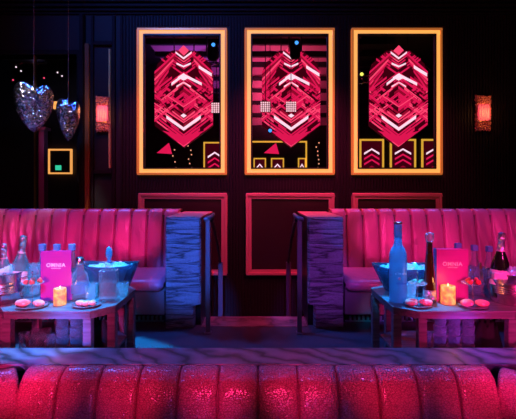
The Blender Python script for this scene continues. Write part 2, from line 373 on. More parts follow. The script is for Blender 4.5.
# ribbed cladding
b = MB(); x = X(137, WY)
panels = [(139, 227), (246, 334), (352, 441)]
px = 128.0
def blocked(p, z):      # z: 'u' band of mirrors, 'l' band of panels
    return any(a - 3 < p < c_ + 3 for a, c_ in panels)
while px < 560:
    x0 = X(px, WY); x1 = X(px + 1.7, WY)
    if blocked(px, 0):
        for (ya, yb) in ((16, 26), (178, 190), (278, 312)): b.box(x0, x1, WY - 0.022, WY, Z(yb, WY), Z(ya, WY))
    else: b.box(x0, x1, WY - 0.022, WY, LOW, Z(16, WY))
    px += 3.0
struct('trim_3', b, M['rib'])
# pilaster mouldings and sunk panel round the left sconce
b = MB()
for (a, c_, d) in ((82, 86, 0.10), (92, 94.5, 0.05), (113, 116, 0.05), (121, 123.5, 0.04), (125, 126.5, 0.03)): b.box(X(a, WY), X(c_, WY), WY - d, WY, LOW, Z(16, WY))
b.box(X(94.5, WY), X(113, WY), WY - 0.05, WY, Z(174, WY), Z(170, WY)); b.box(X(94.5, WY), X(113, WY), WY - 0.05, WY, Z(46, WY), Z(42, WY))
struct('trim_4', b, M['rib'], 0.006)
b = MB(); b.box(X(86.5, WY), X(90.5, WY), WY - 0.07, WY, LOW, Z(45, WY)); struct('trim_5', b, M['darkwood'], 0.005)
b = MB(); b.box(X(109.6, WY), X(111.4, WY), WY - 0.045, WY, Z(168, WY), Z(50, WY)); struct('trim_6', b, M['brass'])
b = MB(); b.box(X(33.2, WY), X(34.8, WY), WY + 0.02, WY + 0.06, LOW, OPZ); struct('trim_7', b, M['gold'])
# jambs of the opening
b = MB(); b.box(OPX - 0.06, OPX, WY - 0.03, WY + 0.22, LOW, OPZ + 0.06); b.box(-HX, OPX - 0.06, WY - 0.03, WY + 0.22, OPZ, OPZ + 0.06); struct('trim_8', b, M['rib'], 0.005)
# painted column and dim rail inside the room beyond
b = MB(); b.box(X(38.5, 7.6), X(44, 7.6), 7.6, 7.75, LOW, Z(130, 7.6)); b.box(X(36, 7.6), X(46, 7.6), 7.57, 7.78, Z(130, 7.6), Z(127, 7.6)); struct('trim_9', b, M['pinkcol'], 0.006)

# -------- things seen through the opening
def frame_mb(x0, x1, z0, z1, y0, y1, wd):
    b = MB()
    b.box(x0, x1, y0, y1, z1 - wd, z1); b.box(x0, x1, y0, y1, z0, z0 + wd)
    b.box(x0, x0 + wd, y0, y1, z0 + wd, z1 - wd); b.box(x1 - wd, x1, y0, y1, z0 + wd, z1 - wd)
    return b
yy = OY - 0.05
t = empty('framed_window', (X(60, yy), yy, Z(174, yy)), 'small square lit amber frame with a green sign inside, beyond the left opening', 'frame')
hw = 12 * yy / F
frame_mb(-hw, hw, 0, 25 * yy / F, -0.03, 0.03, 0.034).build('frame', M['far_amber'], t)
MB().box(-hw + .05, hw - .05, 0.0, 0.03, .05, 25 * yy / F - .05).build('pane', M['black'], t)
g = MB().box(-0.10, 0.03, -0.02, 0.0, 0.09, 0.20).build('green_sign', M['exit_green'], t)
t = empty('wall_light', (X(56, yy), yy, Z(109, yy)), 'tiny amber lit slot between the two hearts, beyond the left opening', 'light')
MB().box(-0.05, 0.03, -0.03, 0.03, 0, 0.17).build('lamp_shade', M['far_amber'], t); MB().box(-0.06, 0.04, 0.02, 0.05, -0.02, 0.19).build('back_plate', M['black'], t)
for i, (a, c_) in enumerate(((16, 67), (34.5, 65), (35, 70.5), (21, 71), (57.5, 72.5), (44, 78), (13, 80), (62, 76))):
    y0 = 8.6
    o = MB().ball((0, 0, 0), 0.016, 8).build('ceiling_bulb', [M['scr_white'], M['scr_pink']][i in (5, 6)], loc=(X(a, y0), y0, Z(c_, y0)))
    st = MB().tube([(0, 0, 0.028), (0, 0, CEIL - Z(c_, y0))], 0.003, 5).build('cord', M['black'], o)
    tag(o, 'tiny glowing bulb hanging in the dark room beyond the left opening', 'bulb', 'bulbs in the room beyond the opening')
o = MB().tube([(X(10, 8.2), 8.2, Z(61, 8.2)), (X(46, 8.2), 8.2, Z(61, 8.2))], 0.06, 12).build('gleam_bar', M['steel'])  # polished tube standing in for a reflective strip with a purplish gleam
for q in (14, 42): MB().tube([(X(q, 8.2), 8.2, Z(61, 8.2)), (X(q, 8.2), 8.2, CEIL)], 0.006, 6).build('hanger_rod', M['black'], o)
tag(o, 'polished round duct standing in for a gleam in the room beyond the left opening', 'crossbar')
spot((X(40, 8.0), 7.3, 4.6), (X(35, 8.2), 8.2, 3.9), (0.6, 0.5, 1.0), 16, 60, 0.8)
spot((X(20, 8.0), 6.6, 3.8), (X(42, 7.6), 7.6, 0.8), MAG, 26, 70, 0.8)

# ================================================================= mirrors and panels
mlab = ['left of three tall amber framed mirrors, a black lamp reflected at its upper right',
        'middle of three tall lit amber framed mirrors, two square lamp grids reflected in it',
        'right of three tall amber framed mirrors, three small yellow frames reflected along its bottom']
for (a, c_), lb in zip(panels, mlab):
    x0, x1, z0, z1 = X(a - 1, WY), X(c_, WY), Z(175, WY), Z(29, WY); cx = (x0 + x1) / 2
    t = empty('wall_mirror', (cx, WY, z0), lb, 'mirror', 'tall mirrors on the ribbed wall')
    hw = (x1 - x0) / 2; h = z1 - z0
    frame_mb(-hw, hw, 0, h, -0.05, 0, 0.030).build('frame', M['glow_gold'], t, bevel=0.004)
    frame_mb(-hw + .028, hw - .028, .028, h - .028, -0.035, 0, 0.058).build('light_strip', M['led_amber'], t, bevel=0.006)
    frame_mb(-hw + .084, hw - .084, .084, h - .084, -0.05, 0, 0.022).build('inner_frame', M['black'], t)
    MB().box(-hw + .10, hw - .10, -0.02, 0.0, .10, h - .10).build('mirror_glass', M['mirror'], t)
plab = ['left pink lit moulded frame low on the ribbed wall, partly behind the left stone divider',
        'middle pink lit moulded frame low on the ribbed wall, seen whole between the stone dividers',
        'right pink lit moulded frame low on the ribbed wall, mostly behind the right sofa']
for (a, c_), lb in zip(panels, plab):
    x0, x1, z0, z1 = X(a, WY), X(c_, WY), Z(275, WY), Z(193, WY); cx = (x0 + x1) / 2; hw = (x1 - x0) / 2; h = z1 - z0
    t = empty('wall_panel', (cx, WY, z0), lb, 'panel', 'framed panels under the mirrors')
    frame_mb(-hw, hw, 0, h, -0.045, 0, 0.04).build('outer_moulding', M['copper'], t, bevel=0.010, seg=3)
    frame_mb(-hw + .036, hw - .036, .036, h - .036, -0.030, 0, 0.045).build('inner_moulding', M['copper'], t, bevel=0.008, seg=3)
    MB().box(-hw + .075, hw - .075, -0.012, 0.0, .075, h - .075).build('inset_panel', M['inset'], t)

# sconces
def sconce(a, c_, y0, y1, lb):
    z0, z1 = Z(y1, WY), Z(y0, WY); hw = (c_ - a) / 2 * WY / F; h = z1 - z0
    t = empty('wall_sconce', (X((a + c_) / 2, WY), WY - 0.005, z0), lb, 'sconce', 'rough glass wall sconces')
    MB().box(-hw * .8, hw * .8, -0.03, 0, 0.03, h - 0.03).build('back_plate', M['black'], t)
    rn = random.Random(4); N = 16; R = 34
    def jag(u, v):
        x = -hw + 2 * hw * u; z = h * v; e = 0.011
        if u in (0, 1): x += (rn.random() - .5) * 2 * e
        if v in (0, 1): z += (rn.random() - .5) * 2 * e
        inside = abs(u - .5) < .38 and .30 < v < .74
        y = -0.055 - rn.random() * 0.028 + (0.035 if inside else 0)
        if u in (0, 1) or v in (0, 1): y = -0.028
        return (x, y, z)
    MB().grid(jag, N, R, False).build('crystal_slab', M['alab'], t)
    b = MB()
    for k in range(5):
        xx = (k - 2) * hw * .29
        b.lathe([(0.02, h * .27), (0.026, h * .30), (0.024, h * .55), (0.017, h * .72), (0.004, h * .745)], xx, -0.055, 10)
    b.build('pleated_shade', M['sconce_glow'], t)
    MB().box(-hw * .75, hw * .75, -0.085, -0.03, h * .235, h * .26).build('metal_band', M['gold'], t, bevel=0.003)
    l = bpy.data.lights.new('sconce_lamp', 'POINT'); l.energy = 1.5; l.color = (1.0, 0.36, 0.10); l.shadow_soft_size = 0.05
    lo = bpy.data.objects.new('sconce_lamp', l); C.objects.link(lo); lo.location = (X((a + c_) / 2, WY), WY - 0.22, (z0 + z1) / 2)
sconce(97, 111, 97, 132, 'glowing rough crystal wall sconce beside the gold strip, left of the mirrors')
sconce(474, 489, 96, 131, 'glowing rough crystal wall sconce on the black ribbed wall, right of the mirrors')

# ================================================================= sofas
def scallop(u, n, depth, pw=5, cw=.022, rg=0):
    f = (u * n) % 1.0
    e = min(f, 1 - f)
    return depth * (1 - abs(2 * f - 1) ** pw) - (0.030 if rg else 0.016) * math.exp(-(e / cw) ** 2) + (0.009 * math.exp(-((f - (.91 if rg > 0 else .09)) / .035) ** 2) * min(1, depth / .01) if rg else 0)
def profile_pts(pts):
    out = []
    for i, q in enumerate(pts):
        a = Vector(pts[max(i - 1, 0)]); b = Vector(pts[min(i + 1, len(pts) - 1)]); d = (b - a).normalized()
        out.append((Vector(q), Vector((-d.y, d.x))))     # normal to the left of travel (y,z)
    return out
def smooth_poly(pts, it=2):
    for _ in range(it):
        q = [pts[0]]
        for a, b in zip(pts[:-1], pts[1:]):
            q.append((a[0] * .75 + b[0] * .25, a[1] * .75 + b[1] * .25)); q.append((a[0] * .25 + b[0] * .75, a[1] * .25 + b[1] * .75))
        q.append(pts[-1]); pts = q
    return pts
def channel_mb(x0, x1, n, prof, depth, per=14, wrinkle=None, edge=0.02, pw=5, cw=.022, rg=0):
    pp = profile_pts(smooth_poly(prof)); nv = len(pp) - 1; b = MB(); L = x1 - x0
    def fn(u, v):
        g = u * n; k = min(n - 1, int(g + 1e-9)); u = (k + (1 - math.cos(PI * (g - k))) / 2) / n
        q, nr = pp[int(round(v * nv))]
        d = scallop(u, n, depth * (1 - max(0, (v - .58) / .42) ** .8 * .85), pw, cw, rg); x = x0 + L * u
        ee = min(u * L, (1 - u) * L)
        if ee < edge: d -= (1 - ee / edge) ** 2 * edge * 0.5
        if wrinkle: d += wrinkle(x, q.y)
        return (x, q.x + nr.x * d, q.y + nr.y * d)
    return b.grid(fn, n * per, nv)
# travel upward then backward (+y): left-of-travel normal points to -y / +z
def far_sofa(x0, x1, n, lb, wr):
    t = empty('banquette_sofa', ((x0 + x1) / 2, 4.6, 0), lb, 'sofa', 'channelled leather sofas against the far rail')
    ox, oy = t.location.x, t.location.y
    def at(mb): mb.v = [(x - ox, y - oy, z) for x, y, z in mb.v]; return mb
    prof = [(5.00, .38), (4.98, .48), (5.00, .70), (5.04, .95), (5.07, 1.06), (5.10, 1.115), (5.15, 1.125), (5.22, 1.11), (5.25, 1.02)]
    at(channel_mb(x0, x1, n, prof, 0.030, per=20, wrinkle=wr, pw=5, cw=.05, rg=(1 if x0 < 0 else -1))).build('backrest', M['leather'], t, fix=False)
    at(MB().box(x0 + .01, x1 - .01, 5.06, 5.26, 0.0, 1.07)).build('back_shell', M['base'], t)
    at(MB().box(x0, x1, 5.14, 5.27, 1.112, 1.135)).build('cap_rail', M['gold'], t, bevel=0.006)
    # seat cushions
    w_ = 0.95; k = max(1, round((x1 - x0) / w_)); w_ = (x1 - x0) / k
    for i in range(k):
        a = x0 + i * w_ + .004; c_ = a + w_ - .008
        pr = [(4.27, .355), (4.20, .36), (4.17, .41), (4.20, .46), (4.30, .468), (4.60, .462), (4.97, .455), (5.02, .44)]
        cb = channel_mb(a, c_, 1, pr, 0.012, per=24, edge=0.03)
        at(cb).build('seat_cushion', M['leather'], t, fix=False)
    at(MB().box(x0, x1, 4.24, 5.06, 0.11, 0.36)).build('base', M['base'], t, bevel=0.006)
    at(MB().box(x0, x1, 4.36, 5.06, 0.0, 0.11)).build('toe_kick', M['matt_black'], t)
    b = MB(); x = x0 + .05; pg = [(x0 + .03, .07)]; pg_b = []
    pts = [(x0 + .03, .010), (x1 - .03, .010)]
    x = x1 - .05
    pts2 = [(x1 - .03, .020)]
    while x > x0 + .06: pts2 += [(x, .020), (x, .065), (x - .018, .065), (x - .018, .020)]; x -= .045
    pts2 += [(x0 + .03, .020)]
    b.prism_y(pts + pts2, 4.335, 4.36)
    at(b).build('toe_grille', M['green_grille'], t)
    return t
rn = random.Random(2)
def wr_l(x, z):
    a = max(0.0, min(1.0, (-2.35 - x) / 0.4)) * max(0, min(1, (1.05 - z) / .2))
    return a * 0.016 * math.sin(x * 61 + z * 5 + 1.5 * math.sin(z * 9)) 
def wr_r(x, z):
    a = max(0.0, min(1.0, (x - 2.4) / 0.4)) * max(0, min(1, (1.05 - z) / .2))
    return a * 0.014 * math.sin(x * 57 + z * 6 + 1.5 * math.sin(z * 8))
far_sofa(-3.83, -0.945, 15, 'worn pink lit leather sofa with vertical channels behind the left table', wr_l)
far_sofa(0.875, 3.76, 15, 'worn pink lit leather sofa with vertical channels behind the right table', wr_r)

# stone dividers beside the steps
def divider(x0, x1, notch_left, lb):
    t = empty('stone_divider', ((x0 + x1) / 2, 4.17, 0), lb, 'divider', 'rough stone dividers beside the steps')
    hw = (x1 - x0) / 2; zt = Z(217, 4.17); zn = Z(305, 4.17)
    s_ = -1 if notch_left else 1
    # front slab, rough split face with horizontal courses
    rn = random.Random(5 if notch_left else 9); NX, NZ = 22, 70; b = MB()
    rows = [rn.random() for _ in range(NZ + 1)]
    def zof(v): return zt * v
    cut = hw - 0.06
    def front(u, v):
        z = zof(v); lo, hi = -hw, hw
        if z < zn:
            if s_ > 0: hi = cut
            else: lo = -cut
        x = lo + (hi - lo) * u
        lay = rows[int(v * NZ)]
        y = -0.004 * lay - 0.009 * abs(math.sin(z * 24 + .5 * math.sin(x * 9 + z * 3))) ** .5 - 0.006 * rn.random()
        if u in (0, 1): y = 0.03
        if v == 1: y = 0.02
        return (x, y, z)
    b.grid(front, NX, NZ, False); b.build('stone_face', M['split_stone'], t, fix=False)
    q = MB(); q.box(-hw + .003, hw - .003, 0.025, 0.10, zn, zt - .004)
    if s_ > 0: q.box(-hw + .003, cut - .003, 0.025, 0.10, 0, zn)
    else: q.box(-cut + .003, hw - .003, 0.025, 0.10, 0, zn)
    q.build('stone_core', M['split_stone'], t)
    MB().box(-hw + .01, hw - .01, 0.10, 1.06, 0, zt - .02).build('side_panel', M['black'], t)
    MB().box(-hw, hw, 0.02, 1.09, zt - .02, zt).build('top_slab', M['copper'], t, bevel=0.004)
divider(X(165, 4.17), X(200.5, 4.17), False, 'rough layered stone divider on the left, lit blue, ending the left sofa')
divider(X(308, 4.17), X(344, 4.17), True, 'rough layered stone divider on the right, lit violet, ending the right sofa')

# handrails: tall front post, strap down to a low rear post
def handrail(sx, lb):
    yf, yr = 4.03, 5.36
    t = empty('stair_handrail', (0, 0, 0), lb, 'handrail', 'handrails beside the steps')
    xf = sx * 0.484; xr = sx * 0.478; zt = Z(220, yf)
    if sx < 0: xf = X(208, yf); xr = X(220.5, yr)
    else: xf = X(299.5, yf); xr = X(288.5, yr)
    t.location = (xf, yf, 0.0)
    MB().box(-.022, .022, -.02, .02, 0.0, zt).build('front_post', M['post'], t, bevel=0.004)
    MB().box(-.032, .032, -.05, .03, 0.0, 0.012).build('base_plate', M['post'], t, bevel=0.003)
    b = MB(); c_ = -sx
    b.tube([(-.03 * c_, -.03, zt + .005), (0, 0, zt + .012), (.03 * c_, .10, zt + .03), (.035 * c_, .18, zt + .045)], [.02, .024, .022, .016], 10)
    b.build('rail_cap', M['post'], t)
    b = MB(); pts = []
    dx, dy = xr - xf, yr - yf; ze = Z(262, yr)
    for i in range(15):
        u = i / 14; pts.append((dx * u + .02 * c_ * (1 - u), .12 + (dy - .12) * u, zt + .02 + (ze - zt) * (u ** 1.3)))
    v = []; f = []
    for i, p in enumerate(pts):
        for (oy, oz) in ((-.012, -.045), (.012, -.045), (.012, .03), (-.012, .03)): v.append((p[0] + oy, p[1], p[2] + oz))
        if i:
            for k in range(4): a = (i - 1) * 4 + k; e = (i - 1) * 4 + (k + 1) % 4; f.append((a, e, e + 4, a + 4))
    f += [(0, 1, 2, 3), tuple(len(v) - 1 - k for k in range(4))]
    b.add(v, f, False).build('sloping_rail', M['strap'], t)
    MB().box(dx - .03, dx + .03, dy - .02, dy + .02, LOW, ze).build('rear_post', M['post'], t, bevel=0.004)
handrail(-1, 'slim metal handrail sloping down to the wall beside the left stone divider')
handrail(1, 'slim metal handrail sloping down to the wall beside the right stone divider')

# near sofa
PN = [(1.885, .12), (1.90, .20), (1.925, .30), (1.955, .40), (1.985, .46), (2.02, .490), (2.06, .500), (2.10, .490), (2.113, .44)]
def near_sofa():
    x0, x1 = -1.13, 1.13
    t = empty('banquette_sofa', (0, 1.6, LOW), 'wide embossed crimson leather sofa back with rounded channels nearest the camera', 'sofa')
    def at(mb): mb.v = [(x, y - 1.6, z - LOW) for x, y, z in mb.v]; return mb
    at(channel_mb(x0, x1, 12, [(1.88, -.1)] + PN, 0.014, per=24, edge=0.02, pw=9, cw=.016)).build('backrest', M['croc'], t, fix=False)
    at(MB().box(x0 + .12, x1 - .12, 1.97, 2.10, LOW, .40)).build('back_shell', M['base'], t)
    for i in range(3):
        a = x0 + i * (x1 - x0) / 3 + .004; c_ = a + (x1 - x0) / 3 - .008
        pr = [(1.27, -.16), (1.20, -.15), (1.17, -.10), (1.20, -.04), (1.30, -.03), (1.85, -.04), (1.92, -.06)]
        at(channel_mb(a, c_, 1, pr, 0.012, per=20, edge=0.03)).build('seat_cushion', M['croc'], t, fix=False)
    at(MB().box(x0, x1, 1.24, 1.95, LOW + .0, -.13)).build('base', M['base'], t, bevel=0.005)
near_sofa()
def side_sofa(sx, lb):
    # return section angled towards the camera, built along local x then turned
    t = empty('banquette_sofa', (sx * 1.137, 2.0, LOW), lb, 'sofa', 'side returns of the near sofa', rz=(-0.62 if sx > 0 else 0.62))
    n = 6; L = 1.15
    a, c_ = (0, L) if sx > 0 else (-L, 0)
    mb = channel_mb(a, c_, n, [(1.88, -.1)] + PN, 0.014, per=24, edge=0.02, pw=9, cw=.016)
    mb.v = [(x, y - 2.0, z - LOW) for x, y, z in mb.v]; mb.build('backrest', M['croc'], t, fix=False)
    MB().box(a + (.12 if sx > 0 else .02), c_ - (.12 if sx < 0 else .02), -.02, .09, 0, .4 - LOW).build('back_shell', M['base'], t)
side_sofa(1, 'embossed crimson leather return angled at the right end of the near sofa')
side_sofa(-1, 'embossed crimson leather return angled at the left end of the near sofa')
b = MB(); b.box(-2.9, 2.9, 2.118, 2.34, 0.455, 0.492)
o = b.build('stone_ledge', M['ledge'], bevel=0.004); b2 = MB().box(-2.9, 2.9, 2.14, 2.30, 0.0, 0.455).build('support_wall', M['black'], o)
tag(o, 'long veined stone ledge along the top behind the near leather sofa', 'ledge')

# ================================================================= tables
def octo(hw, fw, d, ch): return [(-fw, 0), (fw, 0), (hw, ch), (hw, d - ch), (fw, d), (-fw, d), (-hw, d - ch), (-hw, ch)]
TZ = 0.62
def table(cx, hw, fw, ch, lb):
    D = .72
    t = empty('lounge_table', (cx, 2.6, 0), lb, 'table', 'dark wooden lounge tables')
    P = octo(hw, fw, D, ch)
    MB().prism(P, TZ - .016, TZ).build('tabletop', M['wood'], t, bevel=0.003)
    pi_ = [(x * .985, .006 + y * .983) for x, y in P]; n = len(P)
    b = MB()
    inn = [(x * .90, D / 2 + (y - D / 2) * .90) for x, y in P]
    for i in range(n):
        j = (i + 1) % n
        b.prism([pi_[i], pi_[j], inn[j], inn[i]], TZ - .050, TZ - .016)
    b.build('apron', M['wood'], t)
    for i in range(n):
        x, y = P[i]; c = Vector((0, D / 2)); d = (c - Vector((x, y))).normalized(); q = Vector((x, y)) + d * .034
        a = math.atan2(d.y, d.x); mb = MB().box(-.026, .026, -.026, .026, 0, TZ - .050)
        lg = mb.build('leg', M['wood'], t, loc=(q.x, q.y, 0), bevel=0.003)
    MB().prism([(x * .86, D / 2 + (y - D / 2) * .86) for x, y in P], .255, .275).build('lower_shelf', M['wood'], t, bevel=0.003)
    return t
table(-1.31, .384, .27, .14, 'dark wooden octagonal table laid with bottles in front of the left sofa')
table(1.30, .435, .30, .10, 'dark wooden octagonal table laid with bottles in front of the right sofa')

def place(px, Y): return (X(px, Y), Y, TZ)
S = lambda Y: Y / F        # metres per pixel at depth Y
TY = lambda py: (CH - TZ) * F / (py - HY)   # depth of a point of the table top from its row

# ---- menus
def menu(px0, px1, ptop, pbot, rz, lb):
    Y = TY(pbot); w_ = (px1 - px0) * S(Y); h = (pbot - ptop) * S(Y)
    t = empty('menu_card', (X((px0 + px1) / 2, Y), Y, TZ), lb, 'menu', 'standing magenta menus', rz=rz)
    MB().box(-w_ / 2, w_ / 2, 0, .006, 0, h).build('front_cover', M['menu'], t, bevel=0.001)
    MB().box(-w_ / 2 - .004, -w_ / 2, -.001, .05, 0, h).build('spine', M['blue_print'], t)
    # back leaf swung open so that it stands
    v = MB().prism([(-w_ / 2, .006), (-w_ / 2 + .004, .006), (w_ / 2 - .02, .05), (w_ / 2 - .024, .054)], 0, h).build('back_cover', M['menu'], t)
    lettering('OMNIA', w_ * .62, (0, -.0012, h * .68), M['print'], t)
    lettering('NIGHTCLUB', w_ * .30, (0, -.0012, h * .64), M['print'], t, name='small_lettering')
menu(41, 71, 251, 300.5, 0.05, 'magenta menu standing behind the candle on the left table')
menu(437, 468, 249, 301.5, -0.05, 'magenta menu standing behind the candle on the right table')

# ---- candles
def candle(px0, px1, pt, pb, lb):
    Y = TY(pb - 1.5); r = (px1 - px0) / 2 * S(Y); h = (pb - 1.5 - pt) * S(Y)
    t = empty('candle', (X((px0 + px1) / 2, Y), Y, TZ), lb, 'candle', 'lit pillar candles')
    MB().lathe([(r * .97, 0), (r, .004), (r, h * .97), (r * .96, h), (r * .75, h * .97), (0, h * .90)], n=24).build('wax_body', M['candle'], t)
    MB().tube([(0, 0, h * .9), (0, 0, h * 1.0)], .0012, 5).build('wick', M['black'], t)
    MB().lathe([(0, h * .95), (.004, h * 1.0), (.003, h * 1.06), (0, h * 1.14)], n=8).build('flame', M['flame'], t)
    l = bpy.data.lights.new('candle_light', 'POINT'); l.energy = 0.35; l.color = (1, .45, .12); l.shadow_soft_size = .02
    lo = bpy.data.objects.new('candle_light', l); C.objects.link(lo); lo.location = (X((px0 + px1) / 2, Y), Y - r - .03, TZ + h * 1.2)
candle(54, 66, 288, 306, 'glowing amber pillar candle in front of the left magenta menu')
candle(441, 455, 285.5, 305, 'glowing amber pillar candle in front of the right magenta menu')

# ---- champagne buckets and bottles
def bucket(px, Y, r, pt, lb):
    h = Z(pt, Y) - TZ
    t = empty('champagne_bucket', (X(px, Y), Y, TZ), lb, 'bucket', 'steel champagne buckets')
    prof = [(r * .86, 0), (r * .885, .006), (r * .91, h * .30)]
    for k in range(4): z = h * (.34 + k * .065); prof += [(r * .92, z), (r * .985, z + .006), (r * .92, z + .012)]
    prof += [(r * .96, h * .75), (r * .985, h * .96), (r * 1.01, h), (r * 1.02, h + .004), (r * .98, h + .004), (r * .955, h * .95), (r * .90, h * .5), (r * .86, .02), (0, .018)]
    MB().lathe(prof, n=48).build('pail', M['bucket'], t)
    b = MB()
    for k in range(0, 2):
        a = [PI * 1.0, 0][k]; cx_, cy_ = math.cos(a) * r * 1.02, math.sin(a) * r * 1.02
        MB().tube([(cx_, cy_ - .035, h * .82), (cx_ * 1.09, cy_ - .02, h * .84), (cx_ * 1.12, cy_, h * .85), (cx_ * 1.09, cy_ + .02, h * .84), (cx_, cy_ + .035, h * .82)], .004, 8).build('ring_handle', M['bucket'], t)
    return t, h
def ice(cx, cy, z0, rx, ry, n, seed, lb, name='ice'):
    rn = random.Random(seed); b = MB()
    for i in range(n):
        a = rn.random() * 2 * PI; q = math.sqrt(rn.random()); s_ = rn.uniform(.012, .019)
        c = Vector((cx + math.cos(a) * q * rx, cy + math.sin(a) * q * ry, z0 + rn.uniform(-.012, .02) * (1 - .5 * q)))
        R = Matrix.Rotation(rn.random() * 3, 3, 'X') @ Matrix.Rotation(rn.random() * 3, 3, 'Z')
        vs = [c + R @ Vector((x * s_, y * s_, z * s_)) for z in (-1, 1) for y in (-1, 1) for x in (-1, 1)]
        b.add(vs, [(0, 2, 3, 1), (4, 5, 7, 6), (0, 1, 5, 4), (2, 6, 7, 3), (0, 4, 6, 2), (1, 3, 7, 5)])
    o = b.build(name, M['ice'], bevel=0.003)
    return tag(o, lb, 'ice', kind='stuff')
def champagne(loc, H, tilt, lb, mglass, mfoil, seal=True):
    k = H / .34
    t = empty('champagne_bottle', loc, lb, 'bottle', 'champagne bottles in the buckets'); t.rotation_euler = tilt
    r = .044 * k
    MB().lathe([(r * .9, 0), (r, .01 * k), (r, .16 * k), (r * .93, .19 * k), (r * .62, .225 * k), (r * .40, .25 * k), (r * .34, .27 * k), (r * .33, .30 * k)], n=24).build('glass_body', mglass, t)
    MB().lathe([(r * .43, .243 * k), (r * .385, .258 * k), (r * .37, .305 * k), (r * .45, .308 * k), (r * .45, .318 * k), (r * .38, .322 * k), (r * .42, .334 * k), (r * .33, .342 * k), (0, .344 * k)], n=16).build('foil_cap', mfoil, t)
    MB().lathe([(r * 1.01, .07 * k), (r * 1.012, .072 * k), (r * 1.012, .145 * k), (r * 1.01, .147 * k)], n=24).build('paper_label', M['label'], t)
    if seal: MB().lathe([(r * .45, .236 * k), (r * .47, .238 * k), (r * .445, .248 * k), (r * .43, .25 * k)], n=16).build('neck_label', M['label'], t)
YB = 2.84
t, h = bucket(1, YB, 22 * S(YB), 272, 'steel champagne bucket lit pink at the left end of the left table'); bx = X(1, YB)
ice(bx, YB, TZ + h + .015, .115, .115, 80, 3, 'loose ice heaped in the bucket on the left table')
champagne((X(5, YB), YB - .01, TZ + .04), Z(244, YB) - TZ - .04, (0, .0, 0), 'champagne bottle with pale foil in the left bucket, the shorter one nearer the picture edge', M['lit_bottle'], M['foil'])
champagne((X(15, YB), YB + .03, TZ + .03), Z(238, YB) - TZ - .02, (0, .10, 0), 'champagne bottle with pale foil in the left bucket, the taller one nearer the menu', M['lit_bottle'], M['foil'])
YC = 2.82
t, h = bucket(515, YC, 25 * S(YC), 272, 'steel champagne bucket lit pink at the right end of the right table'); bx = X(515, YC)
ice(bx, YC, TZ + h - .012, .13, .13, 46, 5, 'loose ice heaped in the bucket on the right table')
champagne((X(498, YC), YC, TZ + .03), Z(233, YC) - TZ - .03, (0, .06, 0), 'dark champagne bottle with pink foil leaning in the right bucket', M['champ'], M['foil'])
o = MB().box(-.05, .05, -.02, .02, 0, .045).build('folded_napkin', M['label'], loc=(X(492.5, YC), YC - .095, TZ + h - .028), bevel=0.006)
tag(o, 'small pale folded napkin on the rim of the right bucket', 'napkin')

# ---- carafes with square stoppers behind the menus
def carafe(px, Y, pt, juice, lb):
    H = Z(pt, Y) - TZ
    t = empty('juice_carafe', (X(px, Y), Y, TZ), lb, 'carafe', 'stoppered juice carafes behind the menus')
    r = .034
    MB().lathe([(r * .95, 0), (r, .008), (r, H * .52), (r * .9, H * .60), (r * .62, H * .70), (r * .58, H * .84), (r * .66, H * .86)], n=20).build('glass_body', M['glass'], t)
    MB().lathe([(0, .006), (r * .92, .006), (r * .92, H * .48), (0, H * .48)], n=20).build('juice', juice, t)
    MB().box(-r * .60, r * .60, -r * .60, r * .60, H * .87, H).build('square_stopper', M['frost'], t, bevel=0.004)
for px, pt, mj, lb in ((42.5, 244, 'water', 'square stoppered carafe behind the left menu, its left one'), (57, 244, 'water', 'square stoppered carafe behind the left menu, its middle one'), (72, 244, 'water', 'square stoppered carafe behind the left menu, its right one')):
    carafe(px, 3.12, pt, M[mj], lb)
for px, pt, mj, lb in ((458, 243, 'water', 'stoppered carafe just showing above the right menu'), (474.5, 245, 'water', 'stoppered carafe of pale juice between the right menu and the red one'), (489, 246, 'juice', 'stoppered carafe of red juice beside the right bucket')):
    carafe(px, 3.19, pt, M[mj], lb)

# ---- ice pitchers (clear square boxes)
def pitcher(px0, px1, Y, pt, lb):
    w_ = (px1 - px0) / 2 * S(Y); H = Z(pt, Y) - TZ
    t = empty('glass_pitcher', (X((px0 + px1) / 2, Y), Y, TZ), lb, 'pitcher', 'clear glass pitchers')
    MB().lathe([(w_ * .85, 0), (w_ * .9, .006), (w_ * .97, H * .6), (w_ * 1.0, H), (w_ * .95, H), (w_ * .92, H * .6), (w_ * .84, .012), (0, .012)], n=24).build('glass_body', M['glass'], t)
    MB().tube([(w_ * .95, 0, H * .85), (w_ * 1.35, 0, H * .80), (w_ * 1.4, 0, H * .5), (w_ * .93, 0, H * .3)], .006, 8).build('handle', M['glass'], t)
    MB().lathe([(0, .014), (w_ * .83, .014), (w_ * .9, H * .62), (0, H * .62)], n=24).build('water', M['water'], t)
pitcher(25, 43, 3.0, 264, 'clear glass pitcher of water between the left bucket and the left menu')
pitcher(467, 487, 3.02, 267, 'clear glass pitcher of water between the right menu and the right bucket')

